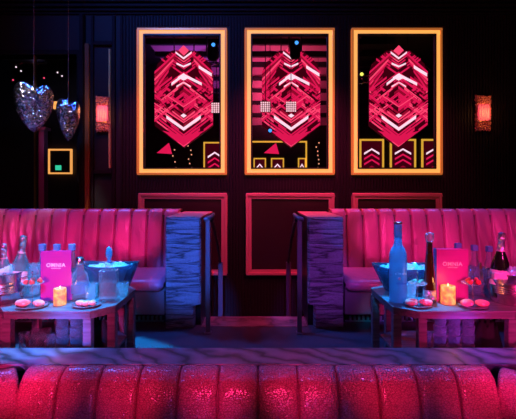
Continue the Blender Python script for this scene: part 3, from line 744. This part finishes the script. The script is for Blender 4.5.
# ---- two tier stands with food
def stand(px, Y, pup, plow_r, up_r, lb):
    t = empty('tiered_stand', (X(px, Y), Y, TZ), lb, 'stand', 'small two tier dessert stands')
    rl, ru = plow_r * S(Y), up_r * S(Y); zu = Z(pup, Y) - TZ; zt = zu + .075
    MB().lathe([(rl * .5, 0), (rl * .6, .003), (rl, .010), (rl, .013), (rl * .6, .007), (0, .006)], n=28).build('lower_plate', M['plate'], t)
    MB().tube([(0, 0, .006), (0, 0, zt)], .0025, 8).build('stem', M['steel'], t)
    MB().lathe([(.004, zu - .006), (ru * .7, zu - .004), (ru, zu + .006), (ru, zu + .008), (ru * .7, zu), (.004, zu - .001)], n=24).build('upper_dish', M['glass'], t)
    MB().ball((0, 0, zt), .006, 8).build('finial', M['steel'], t)
    return t.location, zu
def strawberry(loc, s_, lb, gr, green=False, seed=0):
    rn = random.Random(seed)
    o = MB().lathe([(0, -s_ * .1), (s_ * .75, s_ * .05), (s_ * .8, s_ * .5), (s_ * .45, s_ * 1.2), (0, s_ * 1.6)], n=12).build('strawberry' if not green else 'mint_sprig', M['leafgreen'] if green else M['berry'])
    o.location = loc; o.rotation_euler = (rn.uniform(-.5, .5), rn.uniform(-.5, .5), rn.random() * 6)
    if not green:
        b = MB()
        for k in range(5):
            a = k * 2 * PI / 5; b.add([(0, 0, -s_ * .12), (math.cos(a - .3) * s_ * .5, math.sin(a - .3) * s_ * .5, -s_ * .10), (math.cos(a) * s_ * .85, math.sin(a) * s_ * .85, s_ * .05), (math.cos(a + .3) * s_ * .5, math.sin(a + .3) * s_ * .5, -s_ * .10)], [(0, 1, 2, 3)])
        b.build('calyx', M['leafgreen'], o, fix=False)
    return tag(o, lb, 'strawberry', gr)
def pastry(loc, s_, rz, lb, gr, mt='pastry'):
    t = empty('dessert', loc, lb, 'dessert', gr, rz=rz)
    MB().ball((0, 0, s_ * .55), s_, 14, 1.25, .85, .62, .10, int(loc[0] * 999)).build('pastry_shell', M[mt], t)
    MB().ball((s_ * .2, -s_ * .55, s_ * .5), s_ * .4, 10, 1, .8, .7, .1, 3).build('cream_swirl', M['cream'], t)
def dress(px, Y, pup, lr, ur, nm, pos, green=None):
    (x, y, z), zu = stand(px, Y, pup, lr, ur, 'two tier dessert stand ' + pos)
    for k in range(4):
        a = k * PI / 2 + .5; r = ur * S(Y) * .55
        if green: break
        strawberry((x + math.cos(a) * r, y + math.sin(a) * r, TZ + zu + .004), .022, 'red strawberry on the upper dish of the stand ' + pos, 'strawberries ' + pos, seed=k)
    if green:
        t = empty('mint_garnish', (x, y, TZ + zu + .002), 'sprig of leaves on the upper dish of the stand ' + pos, 'garnish')
        rn = random.Random(8)
        for k in range(9):
            a = k * 2.4; r = .012 + .028 * rn.random(); c_, s_ = math.cos(a), math.sin(a); L = .03
            p0 = Vector((c_ * r * .3, s_ * r * .3, .004)); p1 = Vector((c_ * (r + L), s_ * (r + L) * .9, .008 + .014 * rn.random())); sd = Vector((-s_, c_, 0)) * .011
            mid = (p0 + p1) / 2 + Vector((0, 0, .012))
            MB().add([p0, mid - sd, p1, mid + sd, mid + Vector((0, 0, .004))], [(0, 1, 4), (1, 2, 4), (2, 3, 4), (3, 0, 4)], True).build('leaf', M['water'] if k % 2 else M['leafgreen'], t, fix=False)
    r = lr * S(Y) * .52
    pastry((x - r, y - .02, z + .010), .038, .3, 'left pink pastry on the stand %s' % pos, 'pastries ' + pos)
    pastry((x + r, y - .02, z + .010), .035, -.5, 'right pink pastry on the stand %s' % pos, 'pastries ' + pos)
dress(32.5, 2.70, 283.5, 15, 11, 0, 'in front of the left pitcher')
dress(417.5, 2.72, 284, 13.5, 9.5, 0, 'beside the frosted bottle', green=True)
dress(473, 2.70, 283.5, 14, 11, 0, 'in front of the right pitcher')
# flat plate with pink food on left table
Yp = 2.72; t = empty('food_plate', (X(87, Yp), Yp, TZ), 'dark round plate in front of the round decanter on the left table', 'plate')
r = 14 * S(Yp); MB().lathe([(r * .55, 0), (r * .6, .003), (r, .012), (r, .015), (r * .6, .007), (0, .006)], n=28).build('plate_body', M['plate'], t)
for k, (dx, dy, w_) in enumerate(((-.035, -.012, 'left'), (.005, -.022, 'middle'), (.04, -.008, 'right'))): pastry((X(87, Yp) + dx, Yp + dy, TZ + .008), .028, k * .9, 'pink sliced pastry on the dark plate by the round decanter, the %s piece' % w_, 'pastries on the dark plate')

# ---- bowls of ice
def tub(px0, px1, Y, pt, pb, lb, lbi, seed):
    hw = (px1 - px0) / 2 * S(Y); cx = X((px0 + px1) / 2, Y); H = (pb - pt) * S(Y) * .92
    t = empty('ice_bowl', (cx, Y, TZ), lb, 'bowl', 'boat shaped ice bowls')
    b = MB(); N = 40; rows = [(.52, 0), (.60, .01), (.80, H * .45), (.95, H * .85), (1.0, H), (.97, H), (.92, H * .85), (.76, H * .45), (.50, .02)]
    v = []; f = []
    for (q, z) in rows:
        for i in range(N):
            a = 2 * PI * i / N; ca, sa = math.cos(a), math.sin(a)
            zz = z + (0.022 * abs(ca) ** 3 if z > H * .3 else 0)
            v.append((hw * q * (abs(ca) ** .85) * (1 if ca > 0 else -1), hw * .62 * q * (abs(sa) ** .85) * (1 if sa > 0 else -1), zz))
    for j in range(len(rows) - 1):
        for i in range(N): a = j * N + i; c_ = j * N + (i + 1) % N; f.append((a, c_, c_ + N, a + N))
    f.append(tuple(range(N))[::-1]); f.append(tuple(range((len(rows) - 1) * N, len(rows) * N)))
    b.add(v, f, True).build('bowl_shell', M['bowl'], t)
    ice(cx, Y, TZ + H * .86, hw * .80, hw * .62 * .78, 110, seed, lbi)
    return H
tub(83, 139, 3.12, 263, 292, 'boat shaped clear bowl at the back of the left table', 'bright ice heaped in the boat shaped bowl on the left table', 11)
tub(372, 437, 3.12, 263, 290, 'boat shaped clear bowl behind the frosted bottle on the right table', 'bright ice heaped in the boat shaped bowl on the right table', 12)

# ---- bottles
Yv = TY(301); t = empty('vodka_bottle', (X(398, Yv), Yv, TZ), 'tall frosted pale blue liquor bottle at the left of the right table', 'bottle')
r = 8.5 * S(Yv); H = Z(222, Yv) - TZ
MB().lathe([(r * .92, 0), (r, .008), (r, H * .56), (r * .97, H * .60), (r * .80, H * .66), (r * .55, H * .70), (r * .44, H * .74), (r * .42, H * .84)], n=32).build('glass_body', M['frost'], t)
MB().lathe([(r * .44, H * .80), (r * .46, H * .805), (r * .46, H * .985), (r * .42, H), (0, H)], n=24).build('cap', M['frost'], t)
MB().lathe([(r * .47, H * .975), (r * .49, H * .98), (r * .49, H * .995), (r * .46, H * 1.002)], n=24).build('cap_ring', M['steel'], t)
lettering('C Î R O C', r * 1.35, (0, -r - .002, H * .355), M['pale_print'], t)
lettering('VODKA', r * 1.15, (0, -r - .002, H * .235), M['blue_print'], t, name='lower_lettering')
MB().lathe([(0, -.001), (r * .17, -.001), (r * .17, .001), (0, .001)], n=16).build('round_emblem', M['pink_print'], t)
o = [q for q in t.children if q.name.startswith('round_emblem')][0] if t.children else bpy.data.objects['round_emblem']
o.rotation_euler = (PI / 2, 0, 0); o.location = (-r * .18, -r - .001, H * .305)

Yt = TY(302); t = empty('tequila_bottle', (X(429.5, Yt), Yt, TZ), 'tall slender dark bottle with a round stopper beside the right menu', 'bottle')
r = 6.6 * S(Yt); H = Z(232, Yt) - TZ
MB().lathe([(r * .9, 0), (r, .01), (r * .98, H * .10), (r * .72, H * .48), (r * .50, H * .72), (r * .42, H * .84), (r * .46, H * .86)], n=24).build('glass_body', M['smoke'], t)
MB().lathe([(0, .008), (r * .9, .01), (r * .88, H * .10), (r * .62, H * .48), (r * .40, H * .70), (0, H * .70)], n=20).build('liquor', M['liquor'], t)
MB().lathe([(r * .44, H * .855), (r * .50, H * .87), (r * .62, H * .90), (r * .66, H * .94), (r * .55, H * .985), (0, H)], n=20).build('round_stopper', M['glass'], t)
MB().lathe([(r * 1.0, H * .05), (r * 1.01, H * .052), (r * .93, H * .18), (r * .92, H * .182)], n=24).build('paper_label', M['foil'], t)

Yd = TY(299); t = empty('round_decanter', (X(80, Yd), Yd, TZ), 'round bodied clear decanter beside the left menu', 'decanter')
r = 8.5 * S(Yd); H = Z(257, Yd) - TZ
MB().lathe([(r * .8, 0), (r * .95, .01), (r, H * .28), (r * .98, H * .48), (r * .80, H * .62), (r * .42, H * .70), (r * .38, H * .84)], n=28).build('glass_body', M['glass'], t)
MB().lathe([(0, .008), (r * .85, .01), (r * .93, H * .28), (r * .91, H * .40), (0, H * .40)], n=24).build('liquor', M['water'], t)
MB().lathe([(r * .40, H * .82), (r * .50, H * .84), (r * .50, H * .98), (r * .42, H), (0, H)], n=20).build('cap', M['steel'], t)
MB().lathe([(r * 1.0, H * .16), (r * 1.01, H * .165), (r * 1.015, H * .36), (r * 1.005, H * .365)], n=28).build('printed_band', M['frost'], t)
Ys = TY(300); t = empty('square_decanter', (X(109, Ys), Ys, TZ), 'square clear decanter with a tall ball stopper in front of the left ice bowl', 'decanter', rz=.12)
w_ = 8.3 * S(Ys); H = Z(246, Ys) - TZ
MB().box(-w_, w_, -w_ * .8, w_ * .8, 0, H * .56).build('glass_body', M['glass'], t, bevel=0.006)
MB().box(-w_ * .86, w_ * .86, -w_ * .66, w_ * .66, .012, H * .34).build('liquor', M['water'], t, bevel=0.004)
MB().box(-w_ * .55, w_ * .55, -w_ * .82, -w_ * .80, H * .10, H * .42).build('front_label', M['glass'], t)
MB().lathe([(w_ * .55, H * .56), (w_ * .42, H * .60), (w_ * .42, H * .66), (w_ * .62, H * .68), (w_ * .62, H * .71)], n=20).build('neck', M['glass'], t)
b = MB(); b.lathe([(w_ * .30, H * .71), (w_ * .2, H * .76), (w_ * .38, H * .82), (w_ * .42, H * .88), (w_ * .30, H * .95), (0, H)], n=16); b.build('ball_stopper', M['frost'], t)

# ---- tumblers on the table
def tumbler(loc, r, h, lb, gr):
    o = MB().lathe([(r * .80, 0), (r * .84, .004), (r, h), (r * .94, h), (r * .78, .010), (0, .010)], n=20).build('glass_tumbler', M['glass']); o.location = loc
    return tag(o, lb, 'glass', gr)
g0 = tumbler((X(93, 2.95), 2.95, TZ), .036, .10, 'clear tumbler between the round decanter and the square decanter', 'tumblers on the left table')
def again(loc, lb, gr=None):
    c = g0.copy(); C.objects.link(c); c.location = loc; c['label'] = lb
    if gr: c['group'] = gr
    return c
again((X(99.5, 3.0) + .0, 2.84, TZ), 'clear tumbler close against the square decanter, left side')
again((X(124, 2.98), 2.97, TZ), 'clear tumbler just right of the square decanter, before the left ice bowl')
again((X(411, 2.92), 2.92, TZ), 'clear tumbler behind the tiered stand, right of the frosted bottle', 'tumblers on the right table')
again((X(437, 2.92), 2.95, TZ), 'clear tumbler half behind the right menu by the slender bottle', 'tumblers on the right table')
# gold tongs upright in the right pitcher
o = MB().tube([(0, 0, 0), (-.012, -.01, .10), (-.02, -.015, .205)], .007, 10).build('ice_tongs', M['gold']); o.location = (X(478.5, 3.02) + .008, 2.99, TZ + .03)
MB().tube([(.012, 0, .0), (.0, -.01, .10), (-.018, -.015, .205)], .006, 10).build('tong_arm', M['gold'], o)
tag(o, 'gold tongs standing in the pitcher beside the right bucket', 'tongs')
# small glass votive near the right candle
# ---- glasses on the lower shelves
SZ = .275
ga = 'tumblers standing on the lower shelf of the left table'
for k, (px, Y) in enumerate(((31, 2.80), (40.5, 2.82), (50, 2.80), (36, 2.92), (46, 2.93), (24, 2.86))):
    c = again((X(px, Y), Y, SZ), 'clear tumbler standing upright on the lower shelf of the left table', ga); c.scale = (.95, .95, 1.25)
def stack(px, Y, rows, gr, lb, s_=1.0):
    for k in range(rows):
        c = again((X(px, Y), Y, SZ + k * .062), lb, gr); c.scale = (1.22 * s_, 1.22 * s_, .60)
for px in (62.5, 76.5): stack(px, 2.80, 5, 'stacked low glasses under the left table', 'clear low glass in the stacks on the lower shelf of the left table')
for px in (425, 440, 454, 468): stack(px, 2.82 + (.05 if px == 425 else 0), 5 if px > 430 else 2, 'stacked low glasses under the right table', 'clear low glass in the stacks on the lower shelf of the right table')
# black cloth bundles
def bundle(px, Y, w_, h, seed, lb, cat='bag'):
    rn = random.Random(seed); t = empty('black_bag', (X(px, Y), Y, SZ), lb, cat)
    def fn(u, v):
        a = 2 * PI * u; r = w_ * (1 - .45 * v) * (1 + .14 * math.sin(3 * a + seed) + .06 * math.sin(7 * a)); 
        return (math.cos(a) * r, math.sin(a) * r * .6, h * v)
    MB().grid(fn, 28, 8).build('bag_body', M['cloth'], t, fix=False)
    b = MB()
    for k in range(7):
        a = k * .9; x, y = math.cos(a) * w_ * .45, math.sin(a) * w_ * .3
        b.tube([(x * .6, y * .6, h * .85), (x, y, h * 1.02), (x * 1.25, y * 1.2, h * (1.12 + .05 * (k % 3)))], [.016, .012, .002], 6)
    b.build('gathered_top', M['cloth'], t)
bundle(98, 2.86, .075, .20, 1, 'black gathered cloth bag between the front legs of the left table')
bundle(487, 2.88, .10, .19, 4, 'black gathered cloth bag at the right on the lower shelf of the right table')

# ================================================================= sequinned hearts
def heart(px0, px1, pt, pb, Y, turn, lb):
    W = (px1 - px0) * S(Y); H = (pb - pt) * S(Y)
    t = empty('sequin_heart', (X((px0 + px1) / 2, Y), Y, Z(pb, Y)), lb, 'ornament', 'hanging sequinned hearts', rz=turn)
    hw = W / 2 / math.sqrt(math.cos(turn) ** 2 + .64 * math.sin(turn) ** 2) * 1.0; dep = hw * .80; b = MB(); NU, NV = 56, 22; v = []; f = []
    def out(a):
        q = math.sin(a); x = math.copysign(abs(q) ** (2.1 if math.cos(a) > 0 else 1.25), q); z = (13 * math.cos(a) - 5 * math.cos(2 * a) - 2 * math.cos(3 * a) - math.cos(4 * a)) / 16
        return x, z
    for j in range(NV + 1):
        ph = PI * j / NV; s_ = math.sin(ph) ** .75 if 0 < j < NV else 0.0; c_ = math.cos(ph)
        for i in range(NU):
            a = 2 * PI * i / NU; x, z = out(a); az = min(a, 2 * PI - a); z += .22 * math.exp(-(az / .5) ** 2); zz = (z + 1.06) / 1.80
            v.append((x * s_ * hw, -c_ * dep * (.45 + .55 * min(1, max(0, zz))), (.62 + (zz - .62) * s_) * H))
    for j in range(NV):
        for i in range(NU): a = j * NU + i; c2 = j * NU + (i + 1) % NU; f.append((a, c2, c2 + NU, a + NU))
    b.add(v, f, True).build('heart_body', M['sequin'], t)
    zt = H * .90
    MB().tube([(0, 0, zt), (0, 0, H * 1.04)], .006, 8).build('hanger', M['steel'], t)
    MB().tube([(0, 0, H * 1.04), (0, 0, CEIL - Z(pb, Y))], .0035, 6).build('hanging_wire', M['steel'], t)
heart(17, 50.5, 84, 132, 4.75, .85, 'larger mirror sequinned hanging heart at the far left')
heart(58, 78.5, 100, 141, 5.3, 1.05, 'smaller mirror sequinned hanging heart, right of the larger one')
spot((X(10, 4.0), 3.0, 4.4), (X(33, 4.75), 4.75, Z(108, 4.75)), (.80, .85, 1.0), 330, 16, .6)  # unseen spots added so that the sequins catch light
spot((-1.5, 2.6, 1.6), (X(45, 5.0), 5.0, Z(115, 5.0)), (.25, .4, 1.0), 90, 24, .6)
spot((-2.2, 4.0, 3.9), (X(40, 5.0), 5.0, Z(115, 5.0)), (1.0, .65, .25), 140, 30, .6)

# ================================================================= behind the camera, seen in the mirrors
DY = -5.0; DP = WY + (WY - DY); ks = DP / F        # metres per picture pixel for the reflected displays
def poly(b, pts, y0, y1):
    b.prism_y([(-p * 0 + p * ks, -q * ks) for p, q in pts], y0, y1)
def chev(b, tip, arm, dy, th, y0=0.0, y1=0.04, right=None, inner=0):
    """V (dy>0: arms rise) as two bars from the tip, widths in picture pixels"""
    ar = right or arm
    for s_, a, in ((-1, arm), (1, ar)):
        P = [(s_ * inner, tip - dy * (inner / a)), (s_ * a, tip - dy), (s_ * a, tip - dy - th), (s_ * inner, tip - dy * (inner / a) - th)]
        poly(b, P, y0, y1)
def display(cxp, lb):
    # local picture coordinates: u to the right in the mirror, v down; origin at row 100
    t = empty('led_display', (X(0, 1) * 0 + (cxp - CX) * ks, DY, CH + (HY - 100) * ks), lb, 'display', 'hanging crimson displays reflected in the mirrors')
    # front faces +y (towards the mirrors)
    def bd(name, b, m): return b.build(name, m, t)
    b = MB(); poly(b, [(-12, -49), (12, -49), (26, -36), (29, -26), (29, 26), (0, 48), (-29, 26), (-29, -26), (-26, -36)], -.12, 0); bd('screen_backing', b, M['scr_dark'])
    rn = random.Random(77); MBs = {k: MB() for k in ('scr_crim', 'scr_mid', 'scr_pink', 'scr_dark')}
    def seg_v(tip, sl, xmax, th, y1):
        """one nested chevron in broken pieces; sl>0 arms rise"""
        x = 0.0
        while x < xmax - .5:
            x2 = min(xmax, x + rn.uniform(4, 13)); key = rn.choices(['scr_crim', 'scr_mid', 'scr_pink', 'scr_dark'], [6.5, 2.2, 2.0, 1.2])[0]
            k1, k2 = x * sl, x2 * sl; tt = th * rn.uniform(.6, 1.0)
            for s_ in (-1, 1):
                if rn.random() < .10: continue
                poly(MBs[key], [(s_ * x, tip - k1), (s_ * x2, tip - k2), (s_ * x2, tip - k2 - tt), (s_ * x, tip - k1 - tt)], 0, y1)
            x = x2
    v = 47.0
    while v > 2:
        th = rn.uniform(2.0, 4.6); seg_v(v, .76, 29, th * .85, rn.uniform(.01, .05)); v -= th
    v = 0.0
    while v > -28: th = rn.uniform(1.6, 3.6); seg_v(v, -.76, 29 if v > -19 else 27, th * .85, rn.uniform(.01, .05)); v -= th
    v = -24.0
    while v > -46: th = rn.uniform(1.6, 3.6); seg_v(v, .70, min(28, (v + 51) / 1.35 + 2), th * .8, rn.uniform(.01, .05)); v -= th
    if cxp < 390: poly(MBs['scr_crim'], [(-27, 53), (-15, 43), (-12, 54)], -.06, 0.0)
    poly(MBs['scr_pink'], [(0, -54), (5, -49), (0, -44), (-5, -49)], .0, .06)
    poly(MBs['scr_crim'], [(-21, 31), (0, 46), (21, 31), (0, 36)], .04, .062)
    for sx in (-1, 1):
        for k in range(6):
            key = ['scr_crim', 'scr_mid', 'scr_pink', 'scr_crim', 'scr_mid', 'scr_crim'][k]; o_ = k * 3.6; xa, xb = 7 + k * 1.6, 29
            pts = [(sx * xa, -48 + o_), (sx * xb, -28 + o_), (sx * xb, -25.6 + o_), (sx * xa, -45.6 + o_)]
            poly(MBs[key], pts, .02, .045)
    for k, tp in enumerate((-30, -33, -36, -39, -42)): chev(MBs[['scr_crim', 'scr_mid', 'scr_pink', 'scr_mid', 'scr_crim'][k]], tp, 28, -21.3, 2.2, 0, .03, inner=(-21 - tp) / .76)
    for k, nm in (('scr_crim', 'crimson_bars'), ('scr_mid', 'dim_bars'), ('scr_pink', 'pink_bars'), ('scr_dark', 'dark_bars')): bd(nm, MBs[k], M[k])
    b = MB(); chev(b, 23.5, 29, 19, 1.2, .06, .07); chev(b, -16, 22, -17, 1.2, .06, .07); chev(b, 8, 16, 11, 1.2, .06, .07); bd('thin_pink_lines', b, M['scr_pink'])
    b = MB()
    chev(b, 31, 17, 12, 3.2, .04, .08); chev(b, -23, 12, -9, 2.6, .04, .08, right=18); chev(b, -40, 8, 6, 1.8, .04, .07); chev(b, -32, 7, 3, 1.6, .04, .07)
    poly(b, [(15, -34), (28, -26), (28, -23), (15, -31)], .04, .07); poly(b, [(-3, 16), (0, 14), (3, 16), (0, 18)], .04, .07)
    chev(b, -16, 7, -4, 1.5, .04, .07); poly(b, [(-6, -22), (0, -26), (6, -22), (0, -19)], .04, .075)
    bd('white_bars', b, M['scr_white'])
    b = MB()
    for s_ in (-1, 1): b.tube([(s_ * 10 * ks, -.06, 49 * ks), (s_ * 10 * ks, -.06, CEIL - t.location.z)], .02, 8)
    bd('hanging_rod', b, M['black'])
display(184, 'crimson chevron light display facing the left mirror')
display(291, 'crimson chevron light display facing the middle mirror')
display(398, 'crimson chevron light display facing the right mirror')
# planked ceiling and upper wall with dark beams
b = MB(); b.box(-0.6, 4.2, -8.96, -1.0, CEIL - .04, CEIL); b.box(-0.6, 4.2, FY, FY + .04, 4.6, CEIL - .04); struct('trim_10', b, M['pink_plank'])
b = MB()
for y in (-5.3, -6.9, -8.4): b.box(-4.6, 5.6, y - .10, y + .10, CEIL - .26, CEIL - .04)
for z in (6.9, 6.3, 5.7, 5.1): b.box(-4.6, 5.6, FY + .04, FY + .16, z - .09, z + .09)
struct('trim_11', b, M['matt_black'])
b = MB(); b.box(-4.6, -0.6, -8.96, -0.5, CEIL - .04, CEIL); b.box(-4.6, -0.6, FY, FY + .04, 6.2, CEIL - .04); struct('trim_12', b, M['pink_plank'])
spot((1.0, -7.4, 5.2), (1.0, -7.6, CEIL), (1.0, .10, .28), 300, 150, .9)
spot((1.0, -7.0, 5.6), (1.0, FY, 5.9), (1.0, .10, .28), 260, 130, .9)
spot((-3.0, -7.0, 5.2), (-3.0, -7.2, CEIL), (.40, .10, .9), 260, 140, .9)
# moving head lamps
def mirrored(px, py, Yv): d = WY + (WY - Yv); return ((px - CX) / F * d, Yv, CH + (HY - py) / F * d), d / F
def head(px, py, Yv, s_, lb, m):
    p, k = mirrored(px, py, Yv); t = empty('stage_lamp', p, lb, 'lamp', 'lamps hanging behind the camera')
    MB().lathe([(.10, -.40), (.15, -.34), (.155, -.05), (.13, .06), (.10, .12)], n=20).build('lamp_head', M['matt_black'], t)
    b = MB(); b.box(-.19, -.16, -.05, .05, -.20, .30); b.box(.16, .19, -.05, .05, -.20, .30); b.box(-.19, .19, -.07, .07, .28, .40); b.build('yoke', M['matt_black'], t, bevel=.01)
    MB().box(-.12, .12, -.12, .12, .38, .56).build('base_box', M['matt_black'], t, bevel=.01)
    MB().ball((0.03, .15, .0), .055, 10, 1, .5, 1).build('lens', m, t)
    MB().tube([(0, 0, .56), (0, 0, CEIL - p[2])], .02, 6).build('hanging_rod', M['matt_black'], t)
head(213, 47, 0.0, 1, 'black moving stage lamp reflected at the upper right of the left mirror', M['lens_blue'])
head(295, 45, 0.0, 1, 'black moving stage lamp reflected at the top of the middle mirror', M['lens_blue'])
def blinder(px, py, Yv, lb):
    p, k = mirrored(px, py, Yv); t = empty('blinder_lamp', p, lb, 'lamp', 'square grid lamps behind the camera'); h = 5.2 * k
    MB().box(-h, h, -.08, 0, -h, h).build('housing', M['matt_black'], t)
    b = MB()
    for i in range(5):
        for j in range(5): c_ = -h + h * .2 * (2 * i + 1); z = -h + h * .2 * (2 * j + 1); q = h * .14; b.box(c_ - q, c_ + q, 0, .02, z - q, z + q)
    b.build('lamp_cells', M['blinder'], t)
    MB().tube([(0, -.04, h), (0, -.04, CEIL - p[2])], .015, 6).build('hanging_rod', M['matt_black'], t)
blinder(216.5, 108, -4.4, 'square grid lamp reflected at the right edge of the left mirror')
blinder(265.5, 107, -4.4, 'square grid lamp reflected in the middle mirror, left one')
blinder(291, 107, -4.4, 'square grid lamp reflected in the middle mirror, centre one')
for px, py, mm, lb in ((270, 131, 'lens_blue', 'small blue lamp reflected low in the middle mirror'), (361, 75, 'lens_yellow', 'small yellow green lamp reflected at the left of the right mirror')):
    p, k = mirrored(px, py, -4.2); t = empty('stage_lamp', p, lb, 'lamp', 'small lamps behind the camera')
    MB().lathe([(.05, -.10), (.08, -.06), (.08, .08), (.05, .12)], n=14).build('lamp_head', M['matt_black'], t); MB().ball((0, .08, 0), .07, 10, 1, .5, 1).build('lens', M[mm], t)
    MB().tube([(0, 0, .10), (0, 0, CEIL - p[2])], .012, 6).build('hanging_rod', M['matt_black'], t)
# trusses
def truss(a, b_, lb):
    a = Vector(a); b_ = Vector(b_); b = MB(); d = (b_ - a); n = int(d.length / .45); up = Vector((0, 0, .3))
    b.tube([a, b_], .03, 6); b.tube([a + up, b_ + up], .03, 6)
    for i in range(n):
        p = a + d * (i / n); q = a + d * ((i + .5) / n) + up; r = a + d * ((i + 1) / n); b.tube([p, q], .015, 5); b.tube([q, r], .015, 5)
    o = b.build('lighting_truss', M['steel'])
    w2 = MB()
    for p in (a, b_): w2.tube([p + up, Vector((p.x, p.y, CEIL))], .01, 5)
    w2.build('hanging_wire', M['black'], o)
    tag(o, lb, 'truss', 'trusses behind the camera')
truss((3.6, -7.5, 6.1), (7.2, -5.5, 6.3), 'slanting steel truss reflected in the right mirror')
truss((-4.4, -8.2, 6.6), (-1.2, -5.6, 6.8), 'slanting steel truss reflected in the left mirror')
# lit frames on the opposite wall
def lit_frame(x0, x1, z0, z1, y, lb, m='led_yellow', pattern=True, th=.10):
    cx = (x0 + x1) / 2; hw = (x1 - x0) / 2; h = z1 - z0
    t = empty('lit_frame', (cx, y, z0), lb, 'frame', 'lit frames on the wall behind the camera')
    frame_mb(-hw, hw, 0, h, 0, .06, th).build('frame', M[m], t)
    if pattern:
        MB().box(-hw + th, hw - th, 0, .03, th, h - th).build('screen', M['scr_dark'], t)
        for k, (zz, mm) in enumerate(((.86, 'scr_white'), (.78, 'scr_crim'), (.70, 'scr_crim'), (.60, 'scr_mid'), (.50, 'scr_pink'), (.38, 'scr_crim'), (.2, 'scr_mid'))):
            b = MB(); a = hw * .62; z = h * zz; b.prism_y([(-a, z - .22), (0, z), (0, z - .08), (-a, z - .32)], .03, .05); b.prism_y([(0, z), (a, z - .22), (a, z - .32), (0, z - .08)], .03, .05)
            b.build('chevron', M[mm], t)
s2 = (WY + WY - (FY + .1)) / F
fx = lambda px: (px - CX) * s2; fz = lambda py: CH + (HY - py) * s2
for (a, c_), lb in zip(((359.5, 384), (390, 416), (421.5, 447)), ('left', 'middle', 'right')):
    lit_frame(fx(a), fx(c_), .6, fz(139), FY + .02, 'small lit yellow frame reflected along the bottom of the right mirror, %s one' % lb, th=.09)
lit_frame(fx(230), fx(307), .3, fz(141), FY + .02, 'wide thin yellow frame reflected at the lower left of the middle mirror', pattern=False, th=.07)
for a, c_, lb in ((253.5, 266, 'left'), (271, 284, 'middle'), (298, 306, 'right')):
    lit_frame(fx(a), fx(c_), 1.0, fz(158), FY + .02, 'tiny lit yellow frame reflected at the bottom of the middle mirror, %s one' % lb, th=.06)
lit_frame(fx(203.5), fx(226), .3, fz(142), FY + .02, 'thin yellow frame reflected at the lower right of the left mirror', th=.07)

def light_string(px, py0, py1, n, lb):
    p, k = mirrored(px, py0, -7.5); t = empty('light_string', p, lb, 'string lights', 'strings of small lamps behind the camera')
    L = (py1 - py0) * k
    MB().tube([(0, 0, CEIL - p[2]), (0, 0, -L)], .008, 5).build('cord', M['black'], t)
    rn = random.Random(px)
    for i in range(n): MB().ball((rn.uniform(-.10, .10), .02, -L * i / (n - 1)), .035, 8).build('bulb', M['warm_bulb'], t)
M['warm_bulb'] = mat('warm_bulb', (1, .6, .4), 0.4, emit=(1.0, .45, .25), es=.9)
light_string(190, 146, 168, 6, 'string of small warm lamps reflected low in the left mirror')
light_string(318, 143, 168, 7, 'string of small warm lamps reflected low in the middle mirror')
light_string(175, 150, 168, 4, 'short string of small warm lamps reflected near the centre bottom of the left mirror')

# sub-parts hang under the part they belong to
SUB = {'wick': 'wax_body', 'flame': 'wax_body', 'paper_label': 'glass_body', 'neck_label': 'glass_body', 'liquor': 'glass_body', 'printed_band': 'glass_body',
       'front_label': 'glass_body', 'juice': 'glass_body', 'water': 'glass_body', 'round_emblem': 'glass_body', 'lower_lettering': 'glass_body',
       'lettering': ('front_cover', 'glass_body'), 'small_lettering': 'front_cover', 'cap_ring': 'cap', 'ring_handle': 'pail', 'chevron': 'screen',
       'lens': 'lamp_head', 'pleated_shade': 'crystal_slab', 'toe_grille': 'toe_kick', 'inner_frame': 'light_strip', 'base_plate': 'front_post', 'rail_cap': 'front_post'}
for t in [o for o in bpy.data.objects if o.type == 'EMPTY' and o.parent is None]:
    kids = list(t.children)
    for k in kids:
        tg = SUB.get(k.name.split('.')[0])
        if not tg: continue
        for nm in ((tg,) if isinstance(tg, str) else tg):
            host = [q for q in kids if q.name.split('.')[0] == nm and q is not k]
            if host: k.parent = host[0]; break
